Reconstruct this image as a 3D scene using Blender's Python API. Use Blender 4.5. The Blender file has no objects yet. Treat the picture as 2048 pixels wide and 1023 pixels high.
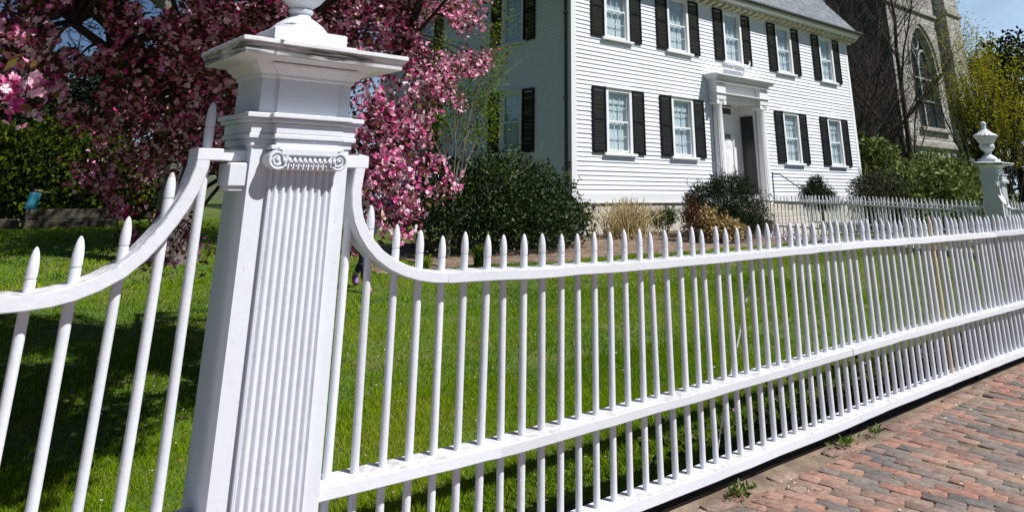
import bpy, math, random
import numpy as np
from mathutils import Vector
PI = math.pi
S = bpy.context.scene
COL = S.collection
rad = math.radians

# ------------------------------------------------------------------ camera
EYE = 1.62
def make_camera():
    f, px, py, pitch, roll, yaw = 1379.4, 1024.0, -61.9, 0.297119, 0.0197877, 0.671844
    F = Vector((math.sin(yaw)*math.cos(pitch), math.cos(yaw)*math.cos(pitch), math.sin(pitch)))
    R0 = Vector((math.cos(yaw), -math.sin(yaw), 0)); U0 = R0.cross(F)
    R = math.cos(roll)*R0 + math.sin(roll)*U0
    U = -math.sin(roll)*R0 + math.cos(roll)*U0
    cd = bpy.data.cameras.new('camera'); co = bpy.data.objects.new('camera', cd); COL.objects.link(co)
    from mathutils import Matrix
    co.matrix_world = Matrix(((R.x, U.x, -F.x, 0), (R.y, U.y, -F.y, 0), (R.z, U.z, -F.z, EYE), (0, 0, 0, 1)))
    cd.sensor_fit = 'HORIZONTAL'; cd.sensor_width = 36; cd.lens = f/2048*36
    cd.shift_x = 0; cd.shift_y = -(511.5-py)/2048
    cd.clip_start = 0.05; cd.clip_end = 3000
    S.camera = co
make_camera()

# ------------------------------------------------------------------ light
SUN_DIR = Vector((-0.5, 1.0, -1.5)).normalized()      # the way the light travels
elev = math.asin(-SUN_DIR.z); az = math.atan2(-SUN_DIR.x, -SUN_DIR.y)
w = bpy.data.worlds.new('World'); S.world = w; w.use_nodes = True
nt = w.node_tree; nt.nodes.clear()
sky = nt.nodes.new('ShaderNodeTexSky'); sky.sky_type = 'NISHITA'; sky.sun_disc = False
sky.sun_elevation = elev; sky.sun_rotation = az; sky.air_density = .62; sky.dust_density = .15; sky.ozone_density = 3.5
tc = nt.nodes.new('ShaderNodeTexCoord')
mp = nt.nodes.new('ShaderNodeMapping'); mp.inputs['Scale'].default_value = (2.2, 2.2, 5)
no = nt.nodes.new('ShaderNodeTexNoise'); no.inputs['Scale'].default_value = 1.6; no.inputs['Detail'].default_value = 7; no.inputs['Roughness'].default_value = .55
cr = nt.nodes.new('ShaderNodeValToRGB'); cr.color_ramp.elements[0].position = .38; cr.color_ramp.elements[1].position = .75
# thin bright cloud bank standing over the northern and eastern horizon
dp = nt.nodes.new('ShaderNodeVectorMath'); dp.operation = 'DOT_PRODUCT'; dp.inputs[1].default_value = Vector((.80, .52, .26)).normalized()
cr2 = nt.nodes.new('ShaderNodeValToRGB'); cr2.color_ramp.elements[0].position = .80; cr2.color_ramp.elements[1].position = .97
mu = nt.nodes.new('ShaderNodeMath'); mu.operation = 'MULTIPLY'
ad = nt.nodes.new('ShaderNodeMath'); ad.operation = 'MULTIPLY_ADD'; ad.inputs[1].default_value = .55; ad.inputs[2].default_value = .42
mx = nt.nodes.new('ShaderNodeMixRGB'); mx.inputs[2].default_value = (12.5, 17.0, 22.0, 1)
bg = nt.nodes.new('ShaderNodeBackground'); bg.inputs['Strength'].default_value = 0.05
wo = nt.nodes.new('ShaderNodeOutputWorld')
L = nt.links.new
L(tc.outputs['Generated'], mp.inputs[0]); L(mp.outputs[0], no.inputs['Vector']); L(no.outputs['Fac'], cr.inputs[0])
L(tc.outputs['Generated'], dp.inputs[0]); L(dp.outputs['Value'], cr2.inputs[0])
L(cr.outputs[0], ad.inputs[0]); L(ad.outputs[0], mu.inputs[0]); L(cr2.outputs[0], mu.inputs[1])
L(mu.outputs[0], mx.inputs[0]); L(sky.outputs[0], mx.inputs[1]); L(mx.outputs[0], bg.inputs['Color']); L(bg.outputs[0], wo.inputs[0])
sd = bpy.data.lights.new('sun', 'SUN'); sd.energy = 5.0; sd.angle = rad(.53); sd.color = (1, .98, .955)
so = bpy.data.objects.new('sun', sd); COL.objects.link(so); so.rotation_euler = SUN_DIR.to_track_quat('-Z', 'Y').to_euler()
so.location = (10, -20, 30)
S.view_settings.view_transform = 'Standard'; S.view_settings.look = 'None'; S.view_settings.exposure = 0.26; S.view_settings.gamma = 1
S.cycles.max_bounces = 6; S.cycles.diffuse_bounces = 3; S.cycles.transparent_max_bounces = 8; S.cycles.use_denoising = True

# ------------------------------------------------------------------ object helpers
def tag(o, label=None, cat=None, group=None, kind=None):
    if label: o['label'] = label
    if cat: o['category'] = cat
    if group: o['group'] = group
    if kind: o['kind'] = kind
    return o
def thing(name, label, cat, loc=(0, 0, 0), group=None):
    o = bpy.data.objects.new(name, None); COL.objects.link(o); o.location = loc; o.empty_display_size = .1
    return tag(o, label, cat, group)
def wl(o):
    v = Vector((0, 0, 0))
    while o is not None:
        v += Vector(o.location); o = o.parent
    return v
def dup(o, parent=None):
    c = o.copy(); COL.objects.link(c)
    if parent is not None: c.parent = parent
    for ch in list(o.children): dup(ch, c)
    return c

class MB:
    def __init__(s): s.v = []; s.f = []
    def add(s, vs, fs):
        n = len(s.v); s.v += [tuple(p) for p in vs]; s.f += [tuple(i+n for i in q) for q in fs]; return s
    def box(s, x0, x1, y0, y1, z0, z1):
        return s.add([(x0,y0,z0),(x1,y0,z0),(x1,y1,z0),(x0,y1,z0),(x0,y0,z1),(x1,y0,z1),(x1,y1,z1),(x0,y1,z1)],
                     [(0,3,2,1),(4,5,6,7),(0,1,5,4),(1,2,6,5),(2,3,7,6),(3,0,4,7)])
    def cbox(s, x0, x1, y0, y1, z0, z1, c=.004):
        c = min(c, (x1-x0)*.45, (y1-y0)*.45, (z1-z0)*.45)
        A = []
        for z, k in ((z0, c), (z0+c, 0), (z1-c, 0), (z1, c)):
            A += [(x0+k,y0+k,z),(x1-k,y0+k,z),(x1-k,y1-k,z),(x0+k,y1-k,z)]
        F = [(3,2,1,0),(12,13,14,15)]
        for r in range(3):
            for i in range(4):
                j = (i+1) % 4; F.append((r*4+i, r*4+j, r*4+4+j, r*4+4+i))
        return s.add(A, F)
    def lathe(s, prof, n=16, c=(0, 0, 0), ripple=None):
        A = []; F = []
        for i, (r, z) in enumerate(prof):
            for k in range(n):
                a = 2*PI*k/n
                rr = r*(1+(ripple(i, k) if ripple else 0))
                A.append((c[0]+rr*math.cos(a), c[1]+rr*math.sin(a), c[2]+z))
        for i in range(len(prof)-1):
            for k in range(n):
                j = (k+1) % n; F.append((i*n+k, i*n+j, (i+1)*n+j, (i+1)*n+k))
        F.append(tuple(reversed(range(n)))); m = (len(prof)-1)*n; F.append(tuple(m+k for k in range(n)))
        return s.add(A, F)
    def tube(s, pts, radii, n=6, cap=True):
        pts = [Vector(p) for p in pts]; A = []; F = []; m = len(pts)
        nrm = None
        for i, p in enumerate(pts):
            t = (pts[min(i+1, m-1)]-pts[max(i-1, 0)])
            t = t.normalized() if t.length > 1e-9 else Vector((0, 0, 1))
            if nrm is None: nrm = t.orthogonal().normalized()
            nrm = (nrm - t*nrm.dot(t))
            nrm = nrm.normalized() if nrm.length > 1e-6 else t.orthogonal().normalized()
            b = t.cross(nrm)
            r = radii[i] if hasattr(radii, '__len__') else radii
            for k in range(n):
                a = 2*PI*k/n; A.append(p + nrm*(r*math.cos(a)) + b*(r*math.sin(a)))
        for i in range(m-1):
            for k in range(n):
                j = (k+1) % n; F.append((i*n+k, i*n+j, (i+1)*n+j, (i+1)*n+k))
        if cap:
            F.append(tuple(reversed(range(n)))); F.append(tuple((m-1)*n+k for k in range(n)))
        return s.add(A, F)
    def rings(s, rings, close=True):
        n = len(rings[0]); A = [p for r in rings for p in r]; F = []
        for i in range(len(rings)-1):
            for k in range(n):
                j = (k+1) % n; F.append((i*n+k, i*n+j, (i+1)*n+j, (i+1)*n+k))
        if close:
            F.append(tuple(reversed(range(n)))); F.append(tuple((len(rings)-1)*n+k for k in range(n)))
        return s.add(A, F)
    def beam(s, pts, y0, y1, h, c=.006, amp=0, seed=0, updir='z'):
        """board following pts [(x,z)] = its top edge, height h measured along its normal, between y0 and y1"""
        rg = random.Random(seed); rs = []; m = len(pts)
        for i, (x, z) in enumerate(pts):
            a = pts[max(i-1, 0)]; b = pts[min(i+1, m-1)]
            t = Vector((b[0]-a[0], b[1]-a[1])); t.normalize(); nx, nz = -t.y, t.x
            if updir == 'z': nx, nz = 0, 1
            o = rg.uniform(-amp, amp)
            def P(k, y, oo=0): return (x+nx*(-k), y, z+nz*(-k)+o)
            e = rg.uniform(-amp, amp)
            rs.append([P(c, y0+e), P(h-c, y0+e), P(h, y0+c+e), P(h, y1-c), P(h-c, y1), P(c, y1), P(0, y1-c), P(0, y0+c+e)])
        return s.rings(rs)
    def prism(s, poly, y0, y1):
        """poly [(x,z)] extruded along y"""
        n = len(poly); A = [(x, y0, z) for x, z in poly]+[(x, y1, z) for x, z in poly]
        F = [tuple(range(n)), tuple(reversed(range(n, 2*n)))]
        for i in range(n):
            j = (i+1) % n; F.append((i, i+n, j+n, j))
        return s.add(A, F)
    def build(s, name, mat, parent=None, smooth=False, loc=None):
        off = wl(parent) if parent is not None else Vector((0, 0, 0))
        me = bpy.data.meshes.new(name)
        l0 = Vector(loc) if loc is not None else Vector((0, 0, 0))
        o_ = off+l0
        me.from_pydata([(p[0]-o_.x, p[1]-o_.y, p[2]-o_.z) for p in s.v], [], s.f)
        me.materials.append(mat)
        if smooth:
            me.polygons.foreach_set('use_smooth', [True]*len(me.polygons))
            try: me.set_sharp_from_angle(angle=rad(40))
            except Exception: pass
        me.update()
        o = bpy.data.objects.new(name, me); COL.objects.link(o)
        if parent is not None: o.parent = parent
        o.location = l0
        return o

def np_mesh(name, co, faces, mat, parent=None, rnd=None, smooth=False):
    """faces: (F,k) int array"""
    off = wl(parent) if parent is not None else Vector((0, 0, 0))
    co = np.asarray(co, np.float32) - np.array(off, np.float32)
    me = bpy.data.meshes.new(name); F, k = faces.shape
    me.vertices.add(len(co)); me.vertices.foreach_set('co', co.ravel())
    me.loops.add(F*k); me.loops.foreach_set('vertex_index', faces.astype(np.int32).ravel())
    me.polygons.add(F); me.polygons.foreach_set('loop_start', np.arange(0, F*k, k, dtype=np.int32))
    if rnd is not None:
        a = me.attributes.new('rnd', 'FLOAT', 'FACE'); a.data.foreach_set('value', np.asarray(rnd, np.float32))
    if smooth: me.polygons.foreach_set('use_smooth', np.ones(F, bool))
    me.materials.append(mat); me.update(calc_edges=True)
    o = bpy.data.objects.new(name, me); COL.objects.link(o)
    if parent is not None: o.parent = parent
    return o

RG = np.random.default_rng(7)
def unit(a): return a/np.maximum(np.linalg.norm(a, axis=1, keepdims=True), 1e-9)
def leaf_geo(P, size, D=None, asp=.42, fold=.12, up=None, rg=RG):
    """folded diamond leaves at P, length size, direction D"""
    n = len(P)
    if D is None: D = unit(rg.normal(size=(n, 3)))
    N = rg.normal(size=(n, 3))
    if up is not None: N = N + np.array([0, 0, up])
    Sd = unit(np.cross(D, N)); N = np.cross(Sd, D)
    s = np.asarray(size).reshape(-1, 1)*np.ones((n, 1))
    b = P; t = P + D*s - N*s*fold*.6
    m = P + D*s*.45 + N*s*fold
    l = m + Sd*s*asp*.5; r = m - Sd*s*asp*.5
    co = np.stack([b, r, t, l], 1).reshape(-1, 3)
    f = np.arange(4*n).reshape(n, 4)
    return co, f
def leaves(name, P, size, mat, parent, D=None, asp=.42, fold=.12, up=None, rg=RG, rnd=None):
    co, f = leaf_geo(P, size, D, asp, fold, up, rg)
    return np_mesh(name, co, f, mat, parent, rg.random(len(P)) if rnd is None else rnd)
def ball(n, c, r, rg=RG, shell=.5):
    d = unit(rg.normal(size=(n, 3))); k = (shell + (1-shell)*rg.random((n, 1)))
    return np.array(c)+d*np.array(r)*k

# ------------------------------------------------------------------ materials
def newmat(name):
    m = bpy.data.materials.new(name); m.use_nodes = True; nt = m.node_tree
    return m, nt, nt.nodes['Principled BSDF'], nt.links.new
def node(nt, t, **kw):
    n = nt.nodes.new(t)
    for k, v in kw.items(): setattr(n, k, v)
    return n
def ramp(nt, stops):
    r = node(nt, 'ShaderNodeValToRGB'); e = r.color_ramp.elements
    while len(e) < len(stops): e.new(.5)
    for i, (p, c) in enumerate(stops):
        e[i].position = p; e[i].color = (*c, 1) if len(c) == 3 else c
    return r
def coords(nt, scale=(1, 1, 1), rot=(0, 0, 0), randomize=True):
    tc = node(nt, 'ShaderNodeTexCoord'); mp = node(nt, 'ShaderNodeMapping')
    mp.inputs['Scale'].default_value = scale; mp.inputs['Rotation'].default_value = rot
    nt.links.new(tc.outputs['Object'], mp.inputs[0])
    if randomize:
        oi = node(nt, 'ShaderNodeObjectInfo'); mu = node(nt, 'ShaderNodeMath', operation='MULTIPLY'); mu.inputs[1].default_value = 37.0
        nt.links.new(oi.outputs['Random'], mu.inputs[0]); nt.links.new(mu.outputs[0], mp.inputs['Location'])
    return mp.outputs[0]
def noise(nt, vec, scale, detail=4, rough=.55):
    n = node(nt, 'ShaderNodeTexNoise'); n.inputs['Scale'].default_value = scale; n.inputs['Detail'].default_value = detail; n.inputs['Roughness'].default_value = rough
    nt.links.new(vec, n.inputs['Vector']); return n.outputs['Fac']
def bump(nt, h, b, strength, dist=.01):
    n = node(nt, 'ShaderNodeBump'); n.inputs['Strength'].default_value = strength; n.inputs['Distance'].default_value = dist
    nt.links.new(h, n.inputs['Height']); nt.links.new(n.outputs[0], b.inputs['Normal']); return n
def simple(name, stops, scale=6, rough=.6, bmp=.2, dist=.004, sc=(1, 1, 1), spec=.5, detail=5):
    m, nt, b, L = newmat(name); v = coords(nt, sc)
    f = noise(nt, v, scale, detail); r = ramp(nt, stops); L(f, r.inputs[0]); L(r.outputs[0], b.inputs['Base Color'])
    b.inputs['Roughness'].default_value = rough; b.inputs['Specular IOR Level'].default_value = spec
    if bmp: bump(nt, noise(nt, v, scale*6, 4), b, bmp, dist)
    return m
def leafmat(name, stops, trans=.3, rough=.5, spec=.4, tcol=None):
    m, nt, b, L = newmat(name)
    at = node(nt, 'ShaderNodeAttribute', attribute_name='rnd'); r = ramp(nt, stops); L(at.outputs['Fac'], r.inputs[0])
    L(r.outputs[0], b.inputs['Base Color']); b.inputs['Roughness'].default_value = rough; b.inputs['Specular IOR Level'].default_value = spec
    tr = node(nt, 'ShaderNodeBsdfTranslucent'); mxs = node(nt, 'ShaderNodeMixShader'); mxs.inputs[0].default_value = trans
    if tcol:
        mm = node(nt, 'ShaderNodeMixRGB', blend_type='MULTIPLY'); mm.inputs[0].default_value = 1; mm.inputs[2].default_value = (*tcol, 1)
        L(r.outputs[0], mm.inputs[1]); L(mm.outputs[0], tr.inputs[0])
    else: L(r.outputs[0], tr.inputs[0])
    L(b.outputs[0], mxs.inputs[1]); L(tr.outputs[0], mxs.inputs[2]); L(mxs.outputs[0], nt.nodes['Material Output'].inputs[0])
    return m

def paint_mat(name, base, dirt, dirt_amt=.35, bstr=.25, worn=False):
    """brushed old gloss paint: fine brush relief, faint stains, flakes where worn"""
    m, nt, b, L = newmat(name); v = coords(nt)
    n1 = noise(nt, v, 3.2, 6, .6); r1 = ramp(nt, [(.50, (0, 0, 0)), (.78, (1, 1, 1))]); L(n1, r1.inputs[0])
    mu = node(nt, 'ShaderNodeMath', operation='MULTIPLY'); mu.inputs[1].default_value = dirt_amt; L(r1.outputs[0], mu.inputs[0])
    oi_ = node(nt, 'ShaderNodeObjectInfo'); tn = ramp(nt, [(0, tuple(q*.90 for q in base)), (.5, base), (1, tuple(min(q*1.05, .88) for q in base))]); L(oi_.outputs['Random'], tn.inputs[0])
    mixc = node(nt, 'ShaderNodeMixRGB'); L(tn.outputs[0], mixc.inputs[1]); mixc.inputs[2].default_value = (*dirt, 1)
    L(mu.outputs[0], mixc.inputs[0]); out = mixc.outputs[0]
    n2 = noise(nt, v, 38, 5, .6)
    if worn:
        # flaking on the weathered upper faces
        ge = node(nt, 'ShaderNodeNewGeometry'); sx = node(nt, 'ShaderNodeSeparateXYZ'); L(ge.outputs['True Normal'], sx.inputs[0])
        up = node(nt, 'ShaderNodeMath', operation='GREATER_THAN'); up.inputs[1].default_value = .35; L(sx.outputs['Z'], up.inputs[0])
        n3 = noise(nt, v, 26, 6, .7); r3 = ramp(nt, [(.44, (0, 0, 0)), (.56, (1, 1, 1))]); L(n3, r3.inputs[0])
        n4 = noise(nt, v, 5, 3, .5); r4 = ramp(nt, [(.34, (0, 0, 0)), (.52, (1, 1, 1))]); L(n4, r4.inputs[0])
        k = node(nt, 'ShaderNodeMath', operation='MULTIPLY'); L(up.outputs[0], k.inputs[0]); L(r3.outputs[0], k.inputs[1])
        k2 = node(nt, 'ShaderNodeMath', operation='MULTIPLY'); L(k.outputs[0], k2.inputs[0]); L(r4.outputs[0], k2.inputs[1])
        k3 = node(nt, 'ShaderNodeMath', operation='MULTIPLY'); k3.inputs[1].default_value = .75; L(k2.outputs[0], k3.inputs[0])
        mc = node(nt, 'ShaderNodeMixRGB'); mc.inputs[2].default_value = (.40, .37, .34, 1); L(out, mc.inputs[1]); L(k3.outputs[0], mc.inputs[0]); out = mc.outputs[0]
    # tiny chips through to grey wood
    n5 = noise(nt, v, 55, 3, .5); r5 = ramp(nt, [(.70, (0, 0, 0)), (.735, (1, 1, 1))]); L(n5, r5.inputs[0])
    n6 = noise(nt, v, 2.0, 2, .5); r6 = ramp(nt, [(.50, (0, 0, 0)), (.62, (1, 1, 1))]); L(n6, r6.inputs[0])
    kk = node(nt, 'ShaderNodeMath', operation='MULTIPLY'); L(r5.outputs[0], kk.inputs[0]); L(r6.outputs[0], kk.inputs[1])
    k7 = node(nt, 'ShaderNodeMath', operation='MULTIPLY'); k7.inputs[1].default_value = dirt_amt; L(kk.outputs[0], k7.inputs[0])
    mch = node(nt, 'ShaderNodeMixRGB'); mch.inputs[2].default_value = (.30, .28, .26, 1); L(out, mch.inputs[1]); L(k7.outputs[0], mch.inputs[0]); out = mch.outputs[0]
    L(out, b.inputs['Base Color']); b.inputs['Roughness'].default_value = .5; b.inputs['Specular IOR Level'].default_value = .35
    vb = coords(nt, (1, 1, .12)); n8 = noise(nt, vb, 70, 3, .5); n9 = noise(nt, v, 11, 3, .5)
    s1 = node(nt, 'ShaderNodeMath', operation='MULTIPLY_ADD'); s1.inputs[1].default_value = .5; L(n8, s1.inputs[0]); L(n2, s1.inputs[2])
    s2 = node(nt, 'ShaderNodeMath', operation='MULTIPLY_ADD'); s2.inputs[1].default_value = 1.6; L(n9, s2.inputs[0]); L(s1.outputs[0], s2.inputs[2])
    bump(nt, s2.outputs[0], b, bstr, .004)
    return m
FENCE = paint_mat('fence_paint', (.70, .72, .775), (.60, .59, .58), .4, .35, True)
PILLAR = paint_mat('pillar_paint', (.66, .69, .745), (.58, .60, .62), .4, .26)
def add_mildew(m):
    nt = m.node_tree; L = nt.links.new; b = nt.nodes['Principled BSDF']; src = b.inputs['Base Color'].links[0].from_socket
    tc = node(nt, 'ShaderNodeTexCoord'); sx = node(nt, 'ShaderNodeSeparateXYZ'); L(tc.outputs['Object'], sx.inputs[0])
    band = ramp(nt, [(0, (0, 0, 0)), (.12, (1, 1, 1)), (.75, (1, 1, 1)), (1, (0, 0, 0))])
    mr = node(nt, 'ShaderNodeMapRange'); mr.inputs[1].default_value = 2.048; mr.inputs[2].default_value = 2.096; L(sx.outputs['Z'], mr.inputs[0]); L(mr.outputs[0], band.inputs[0])
    v = coords(nt, (3.5, 3.5, 60), randomize=False); n = noise(nt, v, 2.0, 6, .65); r = ramp(nt, [(.36, (0, 0, 0)), (.54, (1, 1, 1))]); L(n, r.inputs[0])
    v2 = coords(nt, (1.6, 1.6, 1.6), (0, 0, .4), randomize=False); n2 = noise(nt, v2, 2.2, 2); r2 = ramp(nt, [(.34, (0, 0, 0)), (.48, (1, 1, 1))]); L(n2, r2.inputs[0])
    a = node(nt, 'ShaderNodeMath', operation='MULTIPLY'); L(band.outputs[0], a.inputs[0]); L(r.outputs[0], a.inputs[1])
    c = node(nt, 'ShaderNodeMath', operation='MULTIPLY'); L(a.outputs[0], c.inputs[0]); L(r2.outputs[0], c.inputs[1])
    d = node(nt, 'ShaderNodeMath', operation='MULTIPLY'); d.inputs[1].default_value = .93; L(c.outputs[0], d.inputs[0])
    mx_ = node(nt, 'ShaderNodeMixRGB'); mx_.inputs[2].default_value = (.035, .035, .033, 1); L(src, mx_.inputs[1]); L(d.outputs[0], mx_.inputs[0]); L(mx_.outputs[0], b.inputs['Base Color'])
CAPM = paint_mat('cap_paint', (.72, .73, .75), (.36, .34, .31), .5, .4, True)
add_mildew(CAPM)
PATCH = paint_mat('bare_wood_picket', (.68, .59, .47), (.45, .35, .24), .4, .3)
HOUSE = paint_mat('house_paint', (.79, .82, .89), (.64, .65, .69), .4, .15)
TRIM = paint_mat('trim_paint', (.80, .81, .83), (.66, .67, .69), .3, .1)
SHUT = simple('shutter_paint', [(.3, (.004, .004, .006)), (.7, (.009, .009, .011))], 8, .5, .05, spec=.22)
DOORD = simple('dark_door_paint', [(.3, (.008, .011, .010)), (.7, (.014, .018, .016))], 5, .4, .04)
IRON = simple('black_iron', [(.3, (.012, .012, .013)), (.7, (.03, .03, .03))], 20, .5, .1)
FOUND = simple('foundation_stone', [(.25, (.44, .42, .37)), (.6, (.56, .535, .475)), (.85, (.62, .59, .53))], 3, .85, .4, .01)
GRANITE = simple('granite_step', [(.3, (.38, .34, .28)), (.7, (.56, .51, .44))], 14, .8, .3, .006)
BARK = simple('dark_bark', [(.3, (.030, .022, .018)), (.7, (.085, .066, .054))], 12, .9, .8, .02, (1, 1, .35))
GBARK = simple('grey_bark', [(.3, (.10, .085, .07)), (.7, (.26, .23, .20))], 7, .9, 1.0, .05, (1, 1, .22))
PBARK = simple('pale_bark', [(.3, (.09, .075, .06)), (.7, (.20, .175, .14))], 15, .85, .5, .01, (1, 1, .4))
TWIG = simple('brown_twig', [(.3, (.028, .019, .015)), (.7, (.065, .047, .037))], 10, .9, 0)
STRAW = simple('dry_cane', [(.3, (.36, .27, .13)), (.7, (.62, .50, .29))], 10, .8, 0)
PLANK = simple('weathered_timber', [(.25, (.04, .033, .022)), (.7, (.11, .092, .06))], 6, .9, .6, .01, (.3, 1, 3))
BEDSOIL = simple('bed_mulch', [(.3, (.09, .06, .045)), (.5, (.21, .145, .10)), (.75, (.34, .25, .175))], 5, .95, 1.0, .03)
SOIL = simple('soil', [(.3, (.018, .014, .010)), (.55, (.042, .031, .022)), (.8, (.10, .075, .052))], 9, .95, 1.0, .03)

def glass_mat():
    m = bpy.data.materials.new('window_glass'); m.use_nodes = True; nt = m.node_tree; nt.nodes.clear()
    t = node(nt, 'ShaderNodeBsdfTransparent'); t.inputs[0].default_value = (.86, .93, .95, 1)
    g = node(nt, 'ShaderNodeBsdfGlossy'); g.inputs['Roughness'].default_value = .03
    fr = node(nt, 'ShaderNodeValue'); fr.outputs[0].default_value = .16
    mxs = node(nt, 'ShaderNodeMixShader'); o = node(nt, 'ShaderNodeOutputMaterial'); L = nt.links.new
    v = coords(nt); bn = node(nt, 'ShaderNodeBump'); bn.inputs['Strength'].default_value = .08; bn.inputs['Distance'].default_value = .02
    L(noise(nt, v, 3, 2), bn.inputs['Height']); L(bn.outputs[0], g.inputs['Normal'])
    L(fr.outputs[0], mxs.inputs[0]); L(t.outputs[0], mxs.inputs[1]); L(g.outputs[0], mxs.inputs[2]); L(mxs.outputs[0], o.inputs[0])
    return m
GLASS = glass_mat()
CURT = simple('white_curtain', [(.3, (.72, .75, .75)), (.7, (.80, .83, .82))], 4, .9, 0)
DARKIN = simple('dark_interior', [(.3, (.02, .02, .022)), (.7, (.04, .04, .042))], 1, .9, 0)

# petals and leaves
PETAL = leafmat('blossom_petal', [(0, (.46, .025, .16)), (.15, (.66, .085, .29)), (.38, (.84, .28, .48)), (.70, (.92, .54, .68)), (1, (.94, .76, .83))], .22, .75, .06)
CRABLEAF = leafmat('crabapple_leaf', [(0, (.055, .02, .022)), (.5, (.10, .036, .030)), (.8, (.15, .075, .028)), (1, (.14, .14, .03))], .2, .7, .1)
HOLLYLEAF = leafmat('holly_leaf', [(0, (.009, .022, .007)), (.55, (.024, .048, .013)), (.88, (.065, .10, .028)), (1, (.13, .165, .055))], .12, .5, .16)
CONIF = leafmat('conifer_needles', [(0, (.006, .015, .006)), (.7, (.017, .038, .011)), (1, (.045, .055, .018))], .08, .75, .12)
SPRING = leafmat('spring_leaf', [(0, (.08, .14, .008)), (.6, (.16, .24, .014)), (1, (.26, .32, .04))], .4, .7, .08)
YELLOWG = leafmat('yellow_green_leaf', [(0, (.20, .21, .012)), (.5, (.36, .35, .018)), (1, (.50, .47, .035))], .5, .75, .06)
RHODO = leafmat('rhododendron_leaf', [(0, (.028, .055, .010)), (.45, (.09, .135, .028)), (.8, (.22, .265, .075)), (1, (.26, .29, .10))], .2, .5, .14)
YEW = leafmat('yew_needles', [(0, (.012, .018, .006)), (.7, (.024, .036, .010)), (1, (.07, .08, .018))], .1, .6, .3)
HEDGE = leafmat('hedge_leaf', [(0, (.012, .026, .003)), (.55, (.045, .075, .007)), (1, (.13, .17, .015))], .3, .8, .04)
EVERG = leafmat('evergreen_leaf', [(0, (.006, .012, .006)), (.7, (.016, .028, .012)), (1, (.03, .045, .015))], .1, .8, .06)
GOLDLEAF = leafmat('dry_gold_leaf', [(0, (.20, .11, .05)), (.5, (.42, .29, .12)), (1, (.62, .50, .26))], .25, .6, .3)
GRASS = leafmat('grass_blade', [(0, (.06, .14, .001)), (.4, (.145, .265, .002)), (.75, (.23, .345, .003)), (.94, (.34, .38, .010)), (1, (.42, .36, .13))], .4, .8, .05)
WEED = leafmat('weed_leaf', [(0, (.05, .10, .01)), (1, (.13, .20, .03))], .3, .5, .3)
VIOLET = leafmat('violet_petal', [(0, (.20, .07, .22)), (.6, (.38, .18, .36)), (1, (.6, .45, .58))], .2, .6, .3)
PALEPETAL = leafmat('pale_petal', [(0, (.5, .42, .6)), (1, (.85, .82, .88))], .2, .6, .3)
LITTER = leafmat('dry_litter', [(0, (.20, .13, .07)), (.5, (.42, .32, .18)), (1, (.72, .66, .52))], .1, .8, .2)

def brick_pav_mat():
    m, nt, b, L = newmat('sidewalk_brick')
    at = node(nt, 'ShaderNodeAttribute', attribute_name='rnd')
    r = ramp(nt, [(0, (.10, .095, .10)), (.15, (.145, .12, .118)), (.30, (.20, .125, .11)), (.50, (.25, .125, .10)), (.72, (.32, .145, .108)), (.93, (.27, .18, .15))]); r.color_ramp.interpolation = 'CONSTANT'
    L(at.outputs['Fac'], r.inputs[0]); v = coords(nt, randomize=False)
    n1 = noise(nt, v, 28, 6, .65); n2 = noise(nt, v, 2.2, 4, .6)
    d = ramp(nt, [(.34, (.22, .22, .22)), (.66, (1, 1, 1))]); L(n2, d.inputs[0])
    sand = node(nt, 'ShaderNodeMixRGB'); sand.inputs[2].default_value = (.31, .255, .20, 1)
    mu = node(nt, 'ShaderNodeMath', operation='MULTIPLY'); mu.inputs[1].default_value = .55; L(d.outputs[0], mu.inputs[0])
    L(r.outputs[0], sand.inputs[1]); L(mu.outputs[0], sand.inputs[0])
    sp = node(nt, 'ShaderNodeMixRGB', blend_type='OVERLAY'); sp.inputs[0].default_value = .8; L(sand.outputs[0], sp.inputs[1]); L(n1, sp.inputs[2])
    L(sp.outputs[0], b.inputs['Base Color']); b.inputs['Roughness'].default_value = .92; b.inputs['Specular IOR Level'].default_value = .2; bump(nt, n1, b, .55, .008)
    return m
BRICK = brick_pav_mat()
SAND = simple('joint_sand', [(.3, (.10, .07, .05)), (.5, (.21, .155, .11)), (.8, (.36, .28, .20))], 5, .95, .8, .012)
TURF = simple('turf_base', [(.3, (.04, .08, .004)), (.52, (.075, .125, .006)), (.64, (.11, .12, .02)), (.74, (.17, .125, .07))], 1.6, .95, .8, .02, detail=7)
GROUNDM = simple('far_ground', [(.3, (.04, .06, .015)), (.7, (.09, .10, .03))], .4, .95, .3)

def slate_mat():
    m, nt, b, L = newmat('slate_roof'); v = coords(nt, (1, 1, 1), randomize=False)
    sx = node(nt, 'ShaderNodeSeparateXYZ'); L(v, sx.inputs[0]); cb = node(nt, 'ShaderNodeCombineXYZ')
    L(sx.outputs['X'], cb.inputs[0]); L(sx.outputs['Z'], cb.inputs[1])
    t = node(nt, 'ShaderNodeTexBrick'); t.offset = .5; t.inputs['Scale'].default_value = 1; t.inputs['Brick Width'].default_value = .30; t.inputs['Row Height'].default_value = .165
    t.inputs['Mortar Size'].default_value = .016; t.inputs['Color1'].default_value = (.13, .155, .175, 1); t.inputs['Color2'].default_value = (.25, .28, .30, 1); t.inputs['Mortar'].default_value = (.03, .035, .04, 1)
    L(cb.outputs[0], t.inputs['Vector']); L(t.outputs['Color'], b.inputs['Base Color']); b.inputs['Roughness'].default_value = .55
    bump(nt, t.outputs['Fac'], b, -.6, .02); return m
SLATE = slate_mat()
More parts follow.
